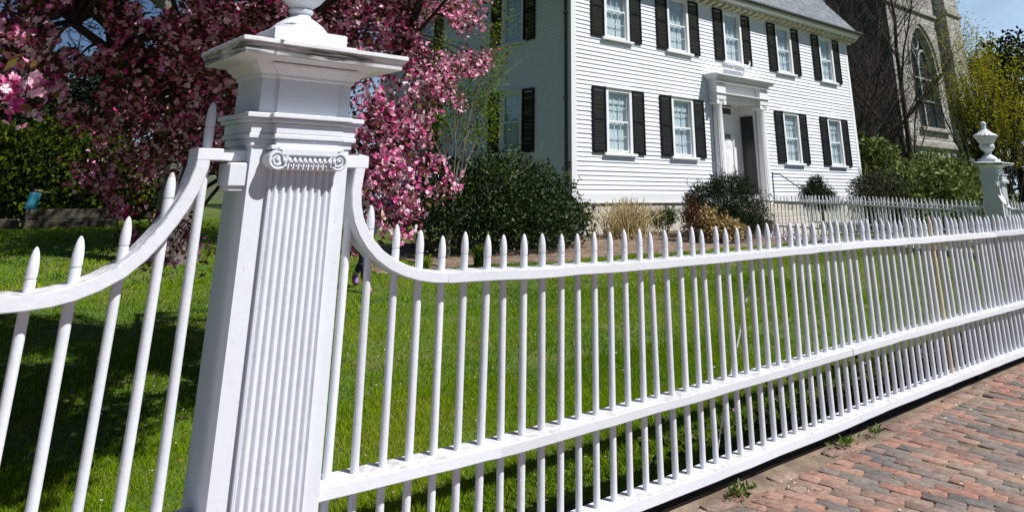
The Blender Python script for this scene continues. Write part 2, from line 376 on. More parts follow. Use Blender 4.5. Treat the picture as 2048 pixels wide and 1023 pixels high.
def ashlar_mat(name, axis, c1, c2, mort):
    m, nt, b, L = newmat(name); v = coords(nt, (1, 1, 1), randomize=False)
    sx = node(nt, 'ShaderNodeSeparateXYZ'); L(v, sx.inputs[0]); cb = node(nt, 'ShaderNodeCombineXYZ')
    L(sx.outputs[axis], cb.inputs[0]); L(sx.outputs['Z'], cb.inputs[1])
    wn = node(nt, 'ShaderNodeTexNoise'); wn.inputs['Scale'].default_value = .9; L(cb.outputs[0], wn.inputs['Vector'])
    mv = node(nt, 'ShaderNodeMixRGB'); mv.inputs[0].default_value = .06; L(cb.outputs[0], mv.inputs[1]); L(wn.outputs['Color'], mv.inputs[2])
    t = node(nt, 'ShaderNodeTexBrick'); t.offset = .37; t.squash = .7; t.squash_frequency = 3; t.inputs['Scale'].default_value = 1
    t.inputs['Brick Width'].default_value = 1.15; t.inputs['Row Height'].default_value = .46; t.inputs['Mortar Size'].default_value = .022; t.inputs['Mortar Smooth'].default_value = .6
    t.inputs['Color1'].default_value = (*c1, 1); t.inputs['Color2'].default_value = (*c2, 1); t.inputs['Mortar'].default_value = (*mort, 1)
    L(mv.outputs[0], t.inputs['Vector'])
    n1 = noise(nt, v, 3.5, 6, .65); ov = node(nt, 'ShaderNodeMixRGB', blend_type='OVERLAY'); ov.inputs[0].default_value = .6; L(t.outputs['Color'], ov.inputs[1]); L(n1, ov.inputs[2])
    L(ov.outputs[0], b.inputs['Base Color']); b.inputs['Roughness'].default_value = .9
    ad = node(nt, 'ShaderNodeMath', operation='SUBTRACT'); L(n1, ad.inputs[0]); L(t.outputs['Fac'], ad.inputs[1]); bump(nt, ad.outputs[0], b, 1.0, .22); return m
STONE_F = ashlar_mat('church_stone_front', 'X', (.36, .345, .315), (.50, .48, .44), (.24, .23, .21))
STONE_SHADED = ashlar_mat('church_stone_shaded', 'Y', (.085, .08, .078), (.125, .118, .112), (.055, .052, .05))  # same stone as the front, with the side's shade put into its colour
STONE_T = simple('dressed_stone', [(.3, (.27, .25, .225)), (.7, (.40, .375, .34))], 4, .9, .8, .05)
LEADED = simple('leaded_glass', [(.3, (.018, .022, .026)), (.7, (.05, .06, .065))], 3, .25, .1)
MULL = simple('window_tracery', [(.3, (.26, .32, .32)), (.7, (.38, .44, .43))], 4, .7, .1)
BLUE = simple('blue_board', [(.3, (.015, .15, .22)), (.7, (.03, .23, .31))], 6, .5, .05)
REDBRICK = simple('old_red_brick', [(.3, (.26, .12, .06)), (.7, (.42, .22, .11))], 9, .9, .4)
SKIN = simple('skin', [(.3, (.50, .32, .25)), (.7, (.56, .37, .29))], 8, .55, 0)
NAVY = simple('navy_cloth', [(.3, (.012, .016, .04)), (.7, (.022, .03, .065))], 20, .9, .2)
SHIRT = simple('patterned_shirt', [(.44, (.02, .03, .09)), (.52, (.62, .66, .75))], 16, .8, .1)
PINKSHOE = simple('pink_shoe', [(.3, (.62, .16, .36)), (.7, (.75, .30, .48))], 9, .6, .05)
PURPSHOE = simple('purple_shoe', [(.3, (.20, .08, .26)), (.7, (.30, .13, .36))], 9, .6, .05)
HAIR = simple('brown_hair', [(.3, (.05, .03, .018)), (.7, (.10, .06, .035))], 30, .5, .2)
exec_parts = []

# ------------------------------------------------------------------ ground, sidewalk, lawn
def sstep(t): t = np.clip(t, 0, 1); return t*t*(3-2*t)
BED_Y = lambda x: 10.95 + .12*np.sin(x*1.7) + .08*np.sin(x*4.1+1)
def gz(x, y):
    x = np.asarray(x, float); y = np.asarray(y, float)
    z = .02 + .09*sstep((y-3)/7.5) + .012*np.sin(x*1.9+y)*np.sin(y*1.3-x*.7)
    z = z - .085*(1-sstep((y-2.98)/.20))
    bed = sstep((y-11.0)/3.3)*sstep((x-7.3)/1.2)*(1-sstep((x-33)/2))
    return z + .13*bed
def grid(xs, ys, fz, name, mat, zoff=0, kind='structure'):
    X, Y = np.meshgrid(xs, ys); Z = fz(X, Y)+zoff
    co = np.stack([X, Y, Z], -1).reshape(-1, 3); nx, ny = len(xs), len(ys)
    i = np.arange(nx-1)[None, :] + nx*np.arange(ny-1)[:, None]
    f = np.stack([i, i+1, i+1+nx, i+nx], -1).reshape(-1, 4)
    o = np_mesh(name, co, f, mat, smooth=True); return tag(o, kind=kind)
def cat(*a): return np.unique(np.round(np.concatenate(a), 4))
grid(np.array([-600., 600.]), np.array([-600., 900.]), lambda x, y: x*0-.12, 'ground', GROUNDM)
grid(cat(np.linspace(-8, 16, 121), np.linspace(16, 64, 60)), cat(np.linspace(2.80, 3.4, 13), np.linspace(3.4, 14.6, 80), np.linspace(14.6, 42, 40)), gz, 'lawn', TURF)
def pav(x, y): return -.018 + .010*np.sin(np.asarray(x)*1.3)*np.sin(np.asarray(y)*1.1+.5)
grid(np.linspace(-8, 16, 97), np.linspace(-4, 2.82, 40), pav, 'sidewalk', SAND)
# soil: strip under the fence, planting bed by the house
def soilgrid(x0, x1, yf0, yf1, nx, ny, name):
    xs = np.linspace(x0, x1, nx); t = np.linspace(0, 1, ny)
    X = np.repeat(xs[None], ny, 0); Y = yf0(xs)[None]*(1-t[:, None])+yf1(xs)[None]*t[:, None]
    edge = np.minimum(np.minimum(t, 1-t)[:, None]*ny/2, 1)
    Z = gz(X, Y) + .004 + edge*(.014+.012*RG.random(X.shape))
    co = np.stack([X, Y, Z], -1).reshape(-1, 3)
    i = np.arange(nx-1)[None, :] + nx*np.arange(ny-1)[:, None]
    f = np.stack([i, i+1, i+1+nx, i+nx], -1).reshape(-1, 4)
    return tag(np_mesh(name, co, f, SOIL if name == 'soil_strip' else BEDSOIL, smooth=True), kind='structure')
soilgrid(-3, 13, lambda x: x*0+2.82, lambda x: 3.08+.05*np.sin(x*3.1)+.03*np.sin(x*9), 260, 24, 'soil_strip')
soilgrid(7.4, 19.9, BED_Y, lambda x: x*0+14.49, 120, 30, 'planting_bed')
soilgrid(6.0, 7.3, lambda x: 10.75+.5*(x-6.65)**2, lambda x: 11.6-.5*(x-6.65)**2, 24, 14, 'bare_patch')
grid(np.linspace(20.1, 21.9, 10), np.linspace(4.0, 13.0, 30), lambda x, y: gz(x, y)+.02, 'garden_path', SAND)

# bricks of the sidewalk, each one laid on its own
def bricks():
    rg = np.random.default_rng(3); V = []; Fc = []; R = []
    def brick(cx, cy, lx, ly, ang, r):
        z = float(pav(cx, cy))+.011+rg.normal(0, .0022); tx, ty = rg.normal(0, .011, 2)
        ca, sa = math.cos(ang), math.sin(ang); n = len(V)
        for (k, dz) in ((0, -.05), (0, -.003), (.0035, 0)):
            for sx, sy in ((-1, -1), (1, -1), (1, 1), (-1, 1)):
                u = sx*(lx/2-k)+rg.normal(0, .0012); v = sy*(ly/2-k)+rg.normal(0, .0012)
                V.append((cx+u*ca-v*sa, cy+u*sa+v*ca, z+dz+u*tx+v*ty))
        for a in (0, 4):
            for i in range(4):
                j = (i+1) % 4; Fc.append((n+a+i, n+a+j, n+a+4+j, n+a+4+i)); R.append(r)
        Fc.append((n+8, n+9, n+10, n+11)); R.append(r)
    W, Lb = .098, .212
    x = -3.0; c = 0
    while x < 14.5:
        y = 2.625 - rg.uniform(0, .025)
        first = True
        while y > -3.4:
            s = .30*float(1-sstep((x-3.6)/2.8))
            xx = x + s*(2.6-y); lo = (y < 2.25 or rg.random() > .10)
            r = rg.random()
            ll = Lb*.5 if first and c % 2 else Lb; first = False
            if lo: brick(xx, y-ll/2, W-.0045, ll-.006, math.atan(s)+rg.normal(0, .008), r)
            y -= ll
        x += W; c += 1
    x = -3.0
    while x < 14.5:
        if rg.random() > .25: brick(x, 2.685+rg.normal(0, .006), .2, .09, rg.normal(0, .03), .4+.6*rg.random())
        x += .213
    o = np_mesh('sidewalk_bricks', np.array(V), np.array(Fc), BRICK, rnd=np.array(R)); tag(o, kind='structure')
bricks()

# ------------------------------------------------------------------ picket fence
FY = 2.808
def interp(pts):
    xs = [p[0] for p in pts]; zs = [p[1] for p in pts]
    return lambda x: float(np.interp(x, xs, zs))
topz = interp([(0, 1.240), (.25, 1.236), (1.85, 1.229), (2.4, 1.214), (3.2, 1.205), (4.2, 1.208), (5.5, 1.218), (7, 1.212), (9.3, 1.208), (13, 1.21)])
midz = interp([(-3, .53), (1.3, .532), (2.2, .508), (3.6, .510), (6, .527), (9, .525), (13, .525)])
basz = interp([(-3, .118), (1.3, .118), (3.1, .112), (4.8, .108), (6.0, .116), (8.7, .112), (13, .115)])
def picket_prof(z0, z1, r=.0170, rg=random):
    g = z1-rg.uniform(.088, .1)
    L_ = z1-g
    return [(r, z0), (r, g-.004), (r*.86, g-.0025), (r*.86, g+.0005), (r*1.0, g+.002), (r*1.035, g+L_*.2), (r*1.0, g+L_*.42), (r*.86, g+L_*.63), (r*.66, g+L_*.80), (r*.42, g+L_*.92), (r*.18, z1-.0015), (r*.02, z1)]
def add_picket(t, x, y, z0, z1, mat, rg):
    m = MB(); m.lathe(picket_prof(0, z1-z0, .0170*rg.uniform(.96, 1.06), rg), 14)
    base = wl(t)
    o = m.build('picket', mat, None, True); o.parent = t
    o.location = (x-base.x, y-base.y, z0-base.z); o.rotation_euler = (rg.gauss(0, .004), rg.gauss(0, .007), rg.uniform(0, 6))
    return o
def rail(t, name, xs, fz, h, seed):
    rg = random.Random(seed)
    # separate lengths of board, butted together
    cuts = [q for q in (2.17, 5.35, 8.55) if xs[0]+.5 < q < xs[-1]-.5] if seed < 5 else []
    for j, (a, b) in enumerate(zip([xs[0]]+cuts, cuts+[xs[-1]])):
        ee = [a+(.0015 if j else 0)]+[x for x in xs if a+.02 < x < b-.02]+[b-(.0015 if b != xs[-1] else 0)]; dz, dy = rg.uniform(-.002, .002)*(j > 0), rg.uniform(-.003, .003)*(j > 0)
        MB().beam([(x, fz(x)+dz+rg.uniform(-.0015, .0015)) for x in ee], FY-.068+dy, FY+.055+dy, h, .004, .0012, seed+j).build(name, FENCE, t, True)
    return
    return MB().beam([(x, fz(x)+rg.uniform(-.0012, .0012)) for x in xs], FY-.068, FY+.055, h, .004, .0008, seed).build(name, FENCE, t, True)
def ramp_curve(x0, z0, x1, z1, n=22):
    """quarter ellipse: level at (x0,z0), upright at (x1,z1)"""
    return [(x0+(x1-x0)*math.sin(a), z1+(z0-z1)*math.cos(a)) for a in [PI/2*i/n for i in range(n+1)]]

def curve_z(c, x):
    c = sorted(c); return float(np.interp(x, [p[0] for p in c], [p[1] for p in c]))
# right hand run
rg = random.Random(11)
fr = thing('picket_fence', 'long white picket fence running right from the tall pillar along the brick sidewalk', 'fence', (1.34, FY, 0))
xs_mid = list(np.arange(1.30, 12.6, .16)); 
rail(fr, 'middle_rail', xs_mid, midz, .046, 1); rail(fr, 'base_rail', xs_mid, basz, .052, 2)
rail(fr, 'top_rail', list(np.arange(1.86, 12.6, .16)), topz, .046, 3)
cR = [(1.424, 1.706), (1.412, 1.64), (1.404, 1.57), (1.410, 1.51), (1.424, 1.46), (1.448, 1.415), (1.482, 1.372), (1.525, 1.331), (1.582, 1.295), (1.645, 1.268), (1.715, 1.247), (1.79, 1.234), (1.86, 1.229)]
MB().beam(cR, FY-.068, FY+.055, .046, .004, 0, 5, 'n').build('curved_rail', FENCE, fr, True)
MB().cbox(1.30, 1.425, FY-.069, FY+.054, 1.655, 1.706).build('return_board', FENCE, fr)
for k in range(93):
    x = 1.385+.1199*k
    if x > 12.5: break
    if k == 0: zt = 1.652
    elif x < 1.86: zt = curve_z(cR[2:], x)+.155+rg.uniform(-.006, .006)
    else: zt = topz(x)+.156+rg.uniform(-.012, .012)
    o = add_picket(fr, x, FY, .085, zt, PATCH if k == 48 else FENCE, rg)
    if k == 48: tag(o, 'bare yellowish replacement picket')
for x in (3.0, 5.4, 7.8, 10.2, 12.4): MB().cbox(x-.05, x+.05, FY+.02, FY+.05, -.08, .066).build('foot_block', DARKIN, fr)
# left hand run
fl = thing('picket_fence', 'short end of white picket fence left of the tall pillar with its rail sweeping up', 'fence', (.86, FY, 0))
xl = list(np.arange(-2.6, .93, .14))+[.93]
rail(fl, 'middle_rail', xl, midz, .046, 6); rail(fl, 'base_rail', xl, basz, .052, 7)
rail(fl, 'top_rail', list(np.arange(-2.6, .2, .14))+[.225], lambda x: 1.254, .052, 8)
cL = [(.225, 1.254), (.30, 1.255), (.36, 1.260), (.42, 1.272), (.48, 1.294), (.54, 1.326), (.59, 1.372), (.63, 1.422), (.665, 1.475), (.695, 1.53), (.72, 1.59), (.735, 1.65), (.737, 1.712)]
MB().beam(cL, FY-.068, FY+.055, .048, .004, 0, 9, 'n').build('curved_rail', FENCE, fl, True)
MB().cbox(.737, .92, FY-.069, FY+.054, 1.668, 1.712).build('return_board', FENCE, fl)
for k in range(29):
    x = .789-.1188*k
    if k == 0: zt = 1.885
    elif x > .225: zt = curve_z(cL, x)+.135+rg.uniform(-.005, .005)
    else: zt = 1.254+.137+rg.uniform(-.005, .005)
    if x < -2.5: break
    add_picket(fl, x, FY, .085, zt, FENCE, rg)

# ------------------------------------------------------------------ pillar with urn
def rect(x0, x1, y0, y1, e, z): return [(x0-e, y0-e, z), (x1+e, y0-e, z), (x1+e, y1+e, z), (x0-e, y1+e, z)]
def make_pillar(name, label):
    t = thing(name, label, 'pillar', (1.10, 2.84, 0))
    m = MB(); m.cbox(.91, 1.305, 2.69, 2.915, -.05, 1.735, .006); m.box(.926, 1.289, 2.91, 3.0, -.05, 1.735)
    m.cbox(.885, 1.33, 2.665, 3.02, -.05, .16, .01)
    m.build('shaft', PILLAR, t)
    # reeded pilaster
    pts = [(.985, 2.692), (.985, 2.672), (.992, 2.670)]; n = 8; a, b = .998, 1.229; wd = (b-a)/n
    for i in range(n):
        for q in range(9):
            u = q/8; pts.append((a+wd*(i+.06+.88*u), 2.672+.009*(1-math.sin(PI*u))-.004*math.sin(PI*u)))
    pts += [(1.235, 2.670), (1.242, 2.672), (1.242, 2.692)]
    m = MB(); m.rings([[(x, y, .18) for x, y in pts], [(x, y, .9) for x, y in pts], [(x, y, 1.66) for x, y in pts]])
    m.build('pilaster', PILLAR, t, True)
    MB().cbox(.972, 1.255, 2.655, 2.692, .155, .19, .006).build('pilaster_base', PILLAR, t)
    # Ionic capital
    cap = MB(); 
    cap.cbox(1.0, 1.222, 2.615, 2.69, 1.690, 1.722, .006)
    cap.cbox(1.0, 1.222, 2.628, 2.69, 1.640, 1.692, .005)
    cap.cbox(.965, 1.255, 2.632, 2.69, 1.714, 1.730, .004)
    capo = cap.build('capital', PILLAR, t)
    eg = MB()
    for i in range(11):
        x = 1.012+.0198*i
        eg.lathe([(.001, 0), (.006, .004), (.0075, .012), (.006, .020), (.001, .024)], 8, (x, 2.614, 1.663))
        eg.lathe([(.001, 0), (.0045, .004), (.001, .008)], 6, (x+.0099, 2.618, 1.652))
    eg.build('egg_moulding', PILLAR, capo, True)
    for cx, sgn in ((.988, 1), (1.234, -1)):
        v = MB(); R = .0385; cz = 1.678
        ring = []
        for y, r in ((2.69, R*.9), (2.624, R*.9), (2.620, R*.86), (2.625, R*.80), (2.626, .002)):
            ring.append([(cx+r*math.cos(2*PI*k/28), y, cz+r*math.sin(2*PI*k/28)) for k in range(28)])
        v.rings(ring)
        sp = []; rr = []
        for i in range(64):
            a = i/63; th = PI/2 - sgn*a*2.35*2*PI; q = R*.90*(1-a)**.9+.005
            sp.append((cx+q*math.cos(th), 2.621, cz+q*math.sin(th))); rr.append(.0062*(1-a*.45))
        v.tube(sp, rr, 8)
        v.lathe([(.001, -.007), (.008, -.004), (.0095, 0), (.008, .004), (.001, .007)], 10, (cx, 2.621, cz))
        v.build('volute', PILLAR, capo, True)
    # bracket block on the side facing along the fence
    b_ = MB(); b_.cbox(.845, .925, 2.70, 2.83, 1.578, 1.664, .006); b_.cbox(.852, .925, 2.71, 2.82, 1.562, 1.58, .004)
    b_.build('side_bracket', PILLAR, t)
    # entablature
    e = MB()
    for z0, z1, k in ((1.725, 1.753, 0), (1.753, 1.772, .012), (1.772, 1.812, .007), (1.812, 1.828, .022), (1.828, 1.847, .033)):
        e.cbox(.903-k, 1.312+k, 2.684-k, 2.995+k, z0, z1, .003)
        e.cbox(.985-k, 1.243+k, 2.645-k, 2.70, z0+.0006, z1-.0006, .003)
    e.build('entablature', PILLAR, t)
    f = MB(); f.cbox(.922, 1.295, 2.697, 2.985, 1.84, 1.995, .004); f.cbox(.986, 1.236, 2.682, 2.70, 1.85, 1.99, .004); f.build('frieze', PILLAR, t)
    c = MB(); prof = [(0, 1.984), (.010, 1.988), (.010, 2.000), (.020, 2.003), (.034, 2.018), (.050, 2.028), (.055, 2.036), (.060, 2.040), (.146, 2.048), (.150, 2.052), (.153, 2.074), (.160, 2.078), (.170, 2.092), (.170, 2.104), (.165, 2.108), (.03, 2.124)]
    c.rings([[(.922-e_*.84, 2.697-e_, z_), (1.295+e_, 2.697-e_, z_), (1.295+e_, 2.985+e_*.45, z_), (.922-e_*.84, 2.985+e_*.45, z_)] for e_, z_ in prof])
    c.rings([rect(.986, 1.236, 2.682, 2.80, e_, z_) for e_, z_ in prof[:7]])
    c.build('cornice', CAPM, t)
    MB().cbox(.908, 1.292, 2.655, 3.03, 2.108, 2.137, .004).cbox(.945, 1.255, 2.69, 2.99, 2.137, 2.190, .005).build('urn_plinth', PILLAR, t)
    u = MB(); cx, cy, z = 1.10, 2.84, 2.188
    up = [(.125, 0), (.125, .012), (.118, .022), (.098, .045), (.070, .066), (.046, .080), (.040, .094), (.050, .100), (.053, .110), (.044, .118), (.050, .128), (.078, .150), (.100, .180), (.112, .215), (.104, .25), (.098, .262), (.108, .275), (.130, .32), (.158, .365), (.176, .392), (.180, .405), (.172, .418), (.130, .442), (.095, .470), (.062, .500), (.042, .520), (.036, .54), (.044, .552), (.034, .565), (.040, .585), (.048, .61), (.040, .635), (.020, .65), (.003, .655)]
    def rip(i, k):
        if 10 <= i <= 14: return .035*math.cos(k*PI/2)
        if 16 <= i <= 22: return .05*math.cos(k*PI/2)
        return 0
    u.lathe(up, 64, (cx, cy, z), rip); u.build('urn', PILLAR, t, True)
    return t
pil = make_pillar('fence_pillar', 'tall white fluted fence pillar with scroll capital and wide cornice in the foreground')
def big(p):
    p.scale = (1.2, 1.2, 1.02)
    for c_ in p.children:
        if c_.name.startswith('urn.'): c_.scale = (1.15, 1.15, 1.35); c_.location = (0, 0, 2.188*(1-1.35))
p2 = dup(pil); p2.location = (20.0, 6.3, .10); big(p2); tag(p2, 'distant white gate pillar topped by its complete urn at the right edge', 'pillar')
p3 = dup(pil); p3.location = (23.55, 6.3, .10); big(p3); tag(p3, 'second white gate pillar beyond the urn-topped one, mostly past the right edge', 'pillar')

# walkway fences behind, running from the gate pillars to the steps
def walk_fence(x, y0, y1, label, seed):
    t = thing('picket_fence', label, 'fence', (x, y0, .05)); rg = random.Random(seed)
    fz = lambda y: 1.17+.02*math.sin(y*.7)
    ys = list(np.linspace(y0+.55, y1, 26))
    def brd(pts, h, w, nm, n='z'):
        m = MB(); m.beam(pts, -w/2, w/2, h, .004, .001, seed, n); m.v = [(x-b, a, c) for a, b, c in m.v]; m.build(nm, FENCE, t, True)
    brd([(y, fz(y)) for y in ys], .046, .10, 'top_rail'); brd([(y, .50) for y in np.linspace(y0+.15, y1, 20)], .046, .10, 'middle_rail'); brd([(y, .17) for y in np.linspace(y0+.15, y1, 20)], .05, .10, 'base_rail')
    cv = [(y0+.16+.42*math.sin(a), 1.70-.53*math.sin(PI/2-a) if False else 1.70-.53*(1-math.cos(PI/2-a))) for a in []]
    cv = [(y0+.60-.44*math.sin(a), fz(y0+.6)+.53*(1-math.cos(a))) for a in [PI/2*i/18 for i in range(19)]]
    brd(list(reversed(cv)), .046, .10, 'curved_rail', 'n')
    y = y0+.26; k = 0
    while y < y1-.02:
        zt = (curve_z(cv, y) if y < y0+.6 else fz(y))+.16+rg.uniform(-.01, .01)
        add_picket(t, x, y, .13, zt, FENCE, rg); y += .1199
walk_fence(20.0, 6.3, 12.75, 'white picket fence along the near side of the garden path up to the house steps', 21)
walk_fence(23.6, 6.3, 13.3, 'white picket fence along the far side of the garden path, seen through the nearer one', 22)
# curved fence that sweeps from the street line back to the gate pillar
gc = thing('picket_fence', 'curved white picket fence sweeping in front of the distant gate pillar', 'fence', (15.2, FY, 0))
pth = []
for i in range(41):
    a = i/40; th = a*PI/2
    pth.append((14.0+5.85*math.sin(th)**1.0*(.35+.65*a), FY+3.42*(1-math.cos(th))))
def arc_board(z, h, nm, s0=0):
    m = MB(); rs = []
    P = pth[s0:]
    for i, (x, y) in enumerate(P):
        a = P[max(i-1, 0)]; b = P[min(i+1, len(P)-1)]; t_ = Vector((b[0]-a[0], b[1]-a[1])).normalized(); nx, ny = -t_.y*.05, t_.x*.05
        zz = z(i/(len(P)-1)) if callable(z) else z
        rs.append([(x-nx, y-ny, zz-h), (x+nx, y+ny, zz-h), (x+nx, y+ny, zz), (x-nx, y-ny, zz)])
    m.rings(rs); m.build(nm, FENCE, gc)
sw = lambda a: 1.21+.5*max(0, (a-.93)/.07)**2
arc_board(sw, .048, 'curved_rail'); arc_board(.53, .046, 'middle_rail'); arc_board(.15, .05, 'base_rail')
acc = 0; rg = random.Random(5)
for i in range(1, len(pth)):
    x0, y0 = pth[i-1]; x1, y1 = pth[i]; l = math.hypot(x1-x0, y1-y0)
    s = (.12-acc) if acc > 0 else 0
    while s < l:
        k = s/l; x = x0+(x1-x0)*k; y = y0+(y1-y0)*k; a = (i-1+k)/40
        if a < .97: add_picket(gc, x, y, .11, sw(a)+.155, FENCE, rg)
        s += .12
    acc = l-(s-.12)

# pale stake leaning on the fence
st = MB().tube([(4.47, 2.90, 1.15), (4.36, 2.92, .9), (4.25, 2.93, .66), (4.10, 2.95, .35), (4.0, 2.97, .04)], [.006, .007, .007, .007, .006], 6).build('garden_stake', simple('pale_stake', [(.3, (.42, .42, .36)), (.7, (.6, .6, .52))], 9, .6, 0))
tag(st, 'thin pale stake leaning diagonally behind the pickets of the long fence', 'stake')

# ------------------------------------------------------------------ white clapboard house
HX0, HX1, HY, HB, HT, HYB = 13.80, 30.65, 14.50, 1.08, 7.92, 26.0
house = thing('clapboard_house', 'large white two-storey clapboard house with black shutters and slate roof', 'house', (22.2, 18, 0))
WINX = [15.72, 18.76, 21.92, 25.40, 28.74]; LOWZ, UPZ = 2.49, 5.90; WH = 1.74; WW = .92
def clapboards(axis, const, u0, u1, z0, z1, holes, sgn, name):
    """overlapping boards; holes = [(ua,ub,za,zb)]"""
    m = MB(); n = round((z1-z0)/.1275); h = (z1-z0)/n; rg = random.Random(4)
    for i in range(n):
        za, zb = z0+i*h, z0+(i+1)*h
        segs = [(u0, u1)]
        for (ha, hb, hza, hzb) in holes:
            if zb <= hza+.02 or za >= hzb-.02: continue
            new = []
            for (a, b) in segs:
                if hb <= a or ha >= b: new.append((a, b)); continue
                if ha > a: new.append((a, ha))
                if hb < b: new.append((hb, b))
            segs = new
        for (a, b) in segs:
            # board lengths with butt joints
            cuts = [a]; q = a+rg.uniform(1.5, 4.5)
            while q < b-.6: cuts.append(q); q += rg.uniform(2.5, 4.8)
            cuts.append(b)
            for p, q in zip(cuts[:-1], cuts[1:]):
                d0 = .034+rg.uniform(-.004, .004); d1 = .004; e = .0008
                zz = za+rg.uniform(-.003, .003)
                P = [(p+e, d0, zz), (q-e, d0, zz), (q-e, d1, zb+.01), (p+e, d1, zb+.01), (p+e, 0, zz), (q-e, 0, zz)]
                if axis == 'x': V = [(u, const-d, z) for u, d, z in P]
                else: V = [(const-d, u, z) for u, d, z in P]
                m.add(V, [(0, 1, 2, 3), (0, 4, 5, 1)] if sgn > 0 else [(3, 2, 1, 0), (1, 5, 4, 0)])
    return m.build(name, HOUSE, house)
holesF = [(x-WW/2-.08, x+WW/2+.08, z-.06, z+WH+.06) for x in WINX for z in (LOWZ, UPZ) if not (x == WINX[2] and z == LOWZ)]
holesF.append((20.6, 22.95, 1.0, 4.45))
clapboards('x', HY, HX0+.16, HX1-.16, HB+.22, HT, holesF, 1, 'front_wall')
SIDEY = [17.22, 22.5]
holesS = [(y-WW/2-.08, y+WW/2+.08, z-.06, z+WH+.06) for y in SIDEY for z in (LOWZ, UPZ)]
clapboards('y', HX0, HY+.16, HYB, HB+.22, 12.5, holesS, -1, 'side_wall')
# plain sheathing so no light leaks, dark rooms behind the curtains
m = MB(); m.box(HX0+.5, HX1-.03, HY+.55, HY+.57, .3, HT); m.box(HX0+.45, HX0+.47, HY+.56, HYB-.3, .3, 12.0)
m.box(HX1-.03, HX1, HY+.02, HYB, .3, HT+.1); m.box(HX0+.02, HX1, HYB-.02, HYB, .3, HT+.1)
m.build('inner_wall', DARKIN, house)
m = MB(); m.cbox(HX0-.035, HX0+.16, HY-.035, HY+.01, HB, HT+.02); m.cbox(HX0-.034, HX0+.008, HY-.012, HY+.16, HB, HT+.02)
m.build('corner_board', TRIM, house)
m = MB(); m.cbox(HX1-.16, HX1+.035, HY-.035, HY+.01, HB, HT+.02); m.cbox(HX1-.008, HX1+.034, HY-.012, HY+.16, HB, HT+.02)
m.build('corner_board', TRIM, house)
m = MB(); m.cbox(HX0+.15, HX1-.15, HY-.03, HY+.01, HB, HB+.215); m.cbox(HX0+.0, HX1, HY-.05, HY+.01, HB-.03, HB-.002)
m.cbox(HX0-.03, HX0+.01, HY+.15, HYB, HB, HB+.215); m.build('water_table', TRIM, house)
m = MB(); x = HX0+.06
rg = random.Random(2)
while x < HX1:
    l = min(rg.uniform(1.6, 2.6), HX1-x); m.cbox(x+.002, x+l-.002, HY+.01+rg.uniform(0, .006), HY+.4, .0, HB-.028, .008); x += l
m.cbox(HX0+.05, HX0+.4, HY+.42, HYB, 0, HB-.01); m.build('foundation', FOUND, house)
# cornice and roof
OV = .50
m = MB()
cpr = [(0, 7.74), (.035, 7.75), (.04, 7.80), (.05, 7.815), (.05, 7.90), (.06, 7.905), (OV-.1, 7.915), (OV-.1, 7.975), (OV-.07, 7.985), (OV-.03, 8.02), (OV+.02, 8.06), (OV+.03, 8.08), (OV+.03, 8.10), (-.2, 8.10), (-.2, 7.74)]
m.rings([[(x, HY-.0-d, z) for d, z in cpr] for x in (HX0-.42, HX1+.42)])
cor = m.build('cornice', TRIM, house)
MOD = simple('modillion_paint', [(.3, (.58, .54, .38)), (.7, (.72, .68, .52))], 5, .7, .1)
SOF = simple('soffit_bounce_tint', [(.3, (.26, .22, .12)), (.7, (.42, .37, .22))], 4, .8, .1)  # golden tone of bounced sunlight put into the soffit colour
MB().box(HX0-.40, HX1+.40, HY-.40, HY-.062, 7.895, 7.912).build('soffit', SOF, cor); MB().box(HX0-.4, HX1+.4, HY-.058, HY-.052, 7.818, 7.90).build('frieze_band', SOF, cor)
md = MB(); md.rings([[(-.075, -y, z), (.075, -y, z), (.075, 0, z), (-.075, 0, z)] for y, z in ((.10, -.125), (.2, -.11), (.31, -.08), (.33, 0))])
mo = md.build('modillion', MOD); n = 46
for i in range(n):
    q = mo if i == 0 else mo.copy()
    if i: COL.objects.link(q)
    q.parent = cor; base = wl(cor); q.location = (HX0-.2+(HX1-HX0+.4)*i/(n-1)-base.x, HY-.062-base.y, 7.897-base.z)
GUT = simple('dark_gutter', [(.3, (.03, .033, .035)), (.7, (.055, .06, .062))], 5, .5, .05)
m = MB(); m.tube([(HX0-.5, HY-OV-.08, 8.15), (HX1+.5, HY-OV-.08, 8.15)], .07, 10); m.build('gutter', GUT, house, True)
RX0, RX1 = HX0-.48, HX1+.48
roofp = [(HY-OV-.02, 8.12), (16.15, 10.72), (20.25, 13.1), (24.35, 10.72), (HYB+.5, 8.12)]
m = MB()
for (a, b) in zip(roofp[:-1], roofp[1:]):
    m.add([(RX0, a[0], a[1]), (RX1, a[0], a[1]), (RX1, b[0], b[1]), (RX0, b[0], b[1])], [(0, 1, 2, 3)])
    m.add([(RX0, a[0], a[1]-.09), (RX1, a[0], a[1]-.09), (RX1, b[0], b[1]-.09), (RX0, b[0], b[1]-.09)], [(3, 2, 1, 0)])
    for X in (RX0, RX1): m.add([(X, a[0], a[1]), (X, b[0], b[1]), (X, b[0], b[1]-.09), (X, a[0], a[1]-.09)], [(0, 1, 2, 3)])
m.add([(RX0, roofp[0][0], 8.12), (RX1, roofp[0][0], 8.12), (RX1, roofp[0][0], 8.03), (RX0, roofp[0][0], 8.03)], [(3, 2, 1, 0)])
m.build('roof', SLATE, house)
m = MB()   # gable on the far end
m.add([(HX1-.02, y, z-.12) for y, z in roofp]+[], [(0, 1, 2, 3, 4)]); m.build('gable', HOUSE, house)
m = MB(); m.tube([(HX0-.07, HY+.16, 8.0), (HX0-.07, HY+.16, 4.0), (HX0-.075, HY+.16, .4)], .045, 10)
for z in (1.6, 3.9, 6.4): m.cbox(HX0-.125, HX0-.02, HY+.10, HY+.22, z, z+.05)
m.build('downspout', GUT, house, True)
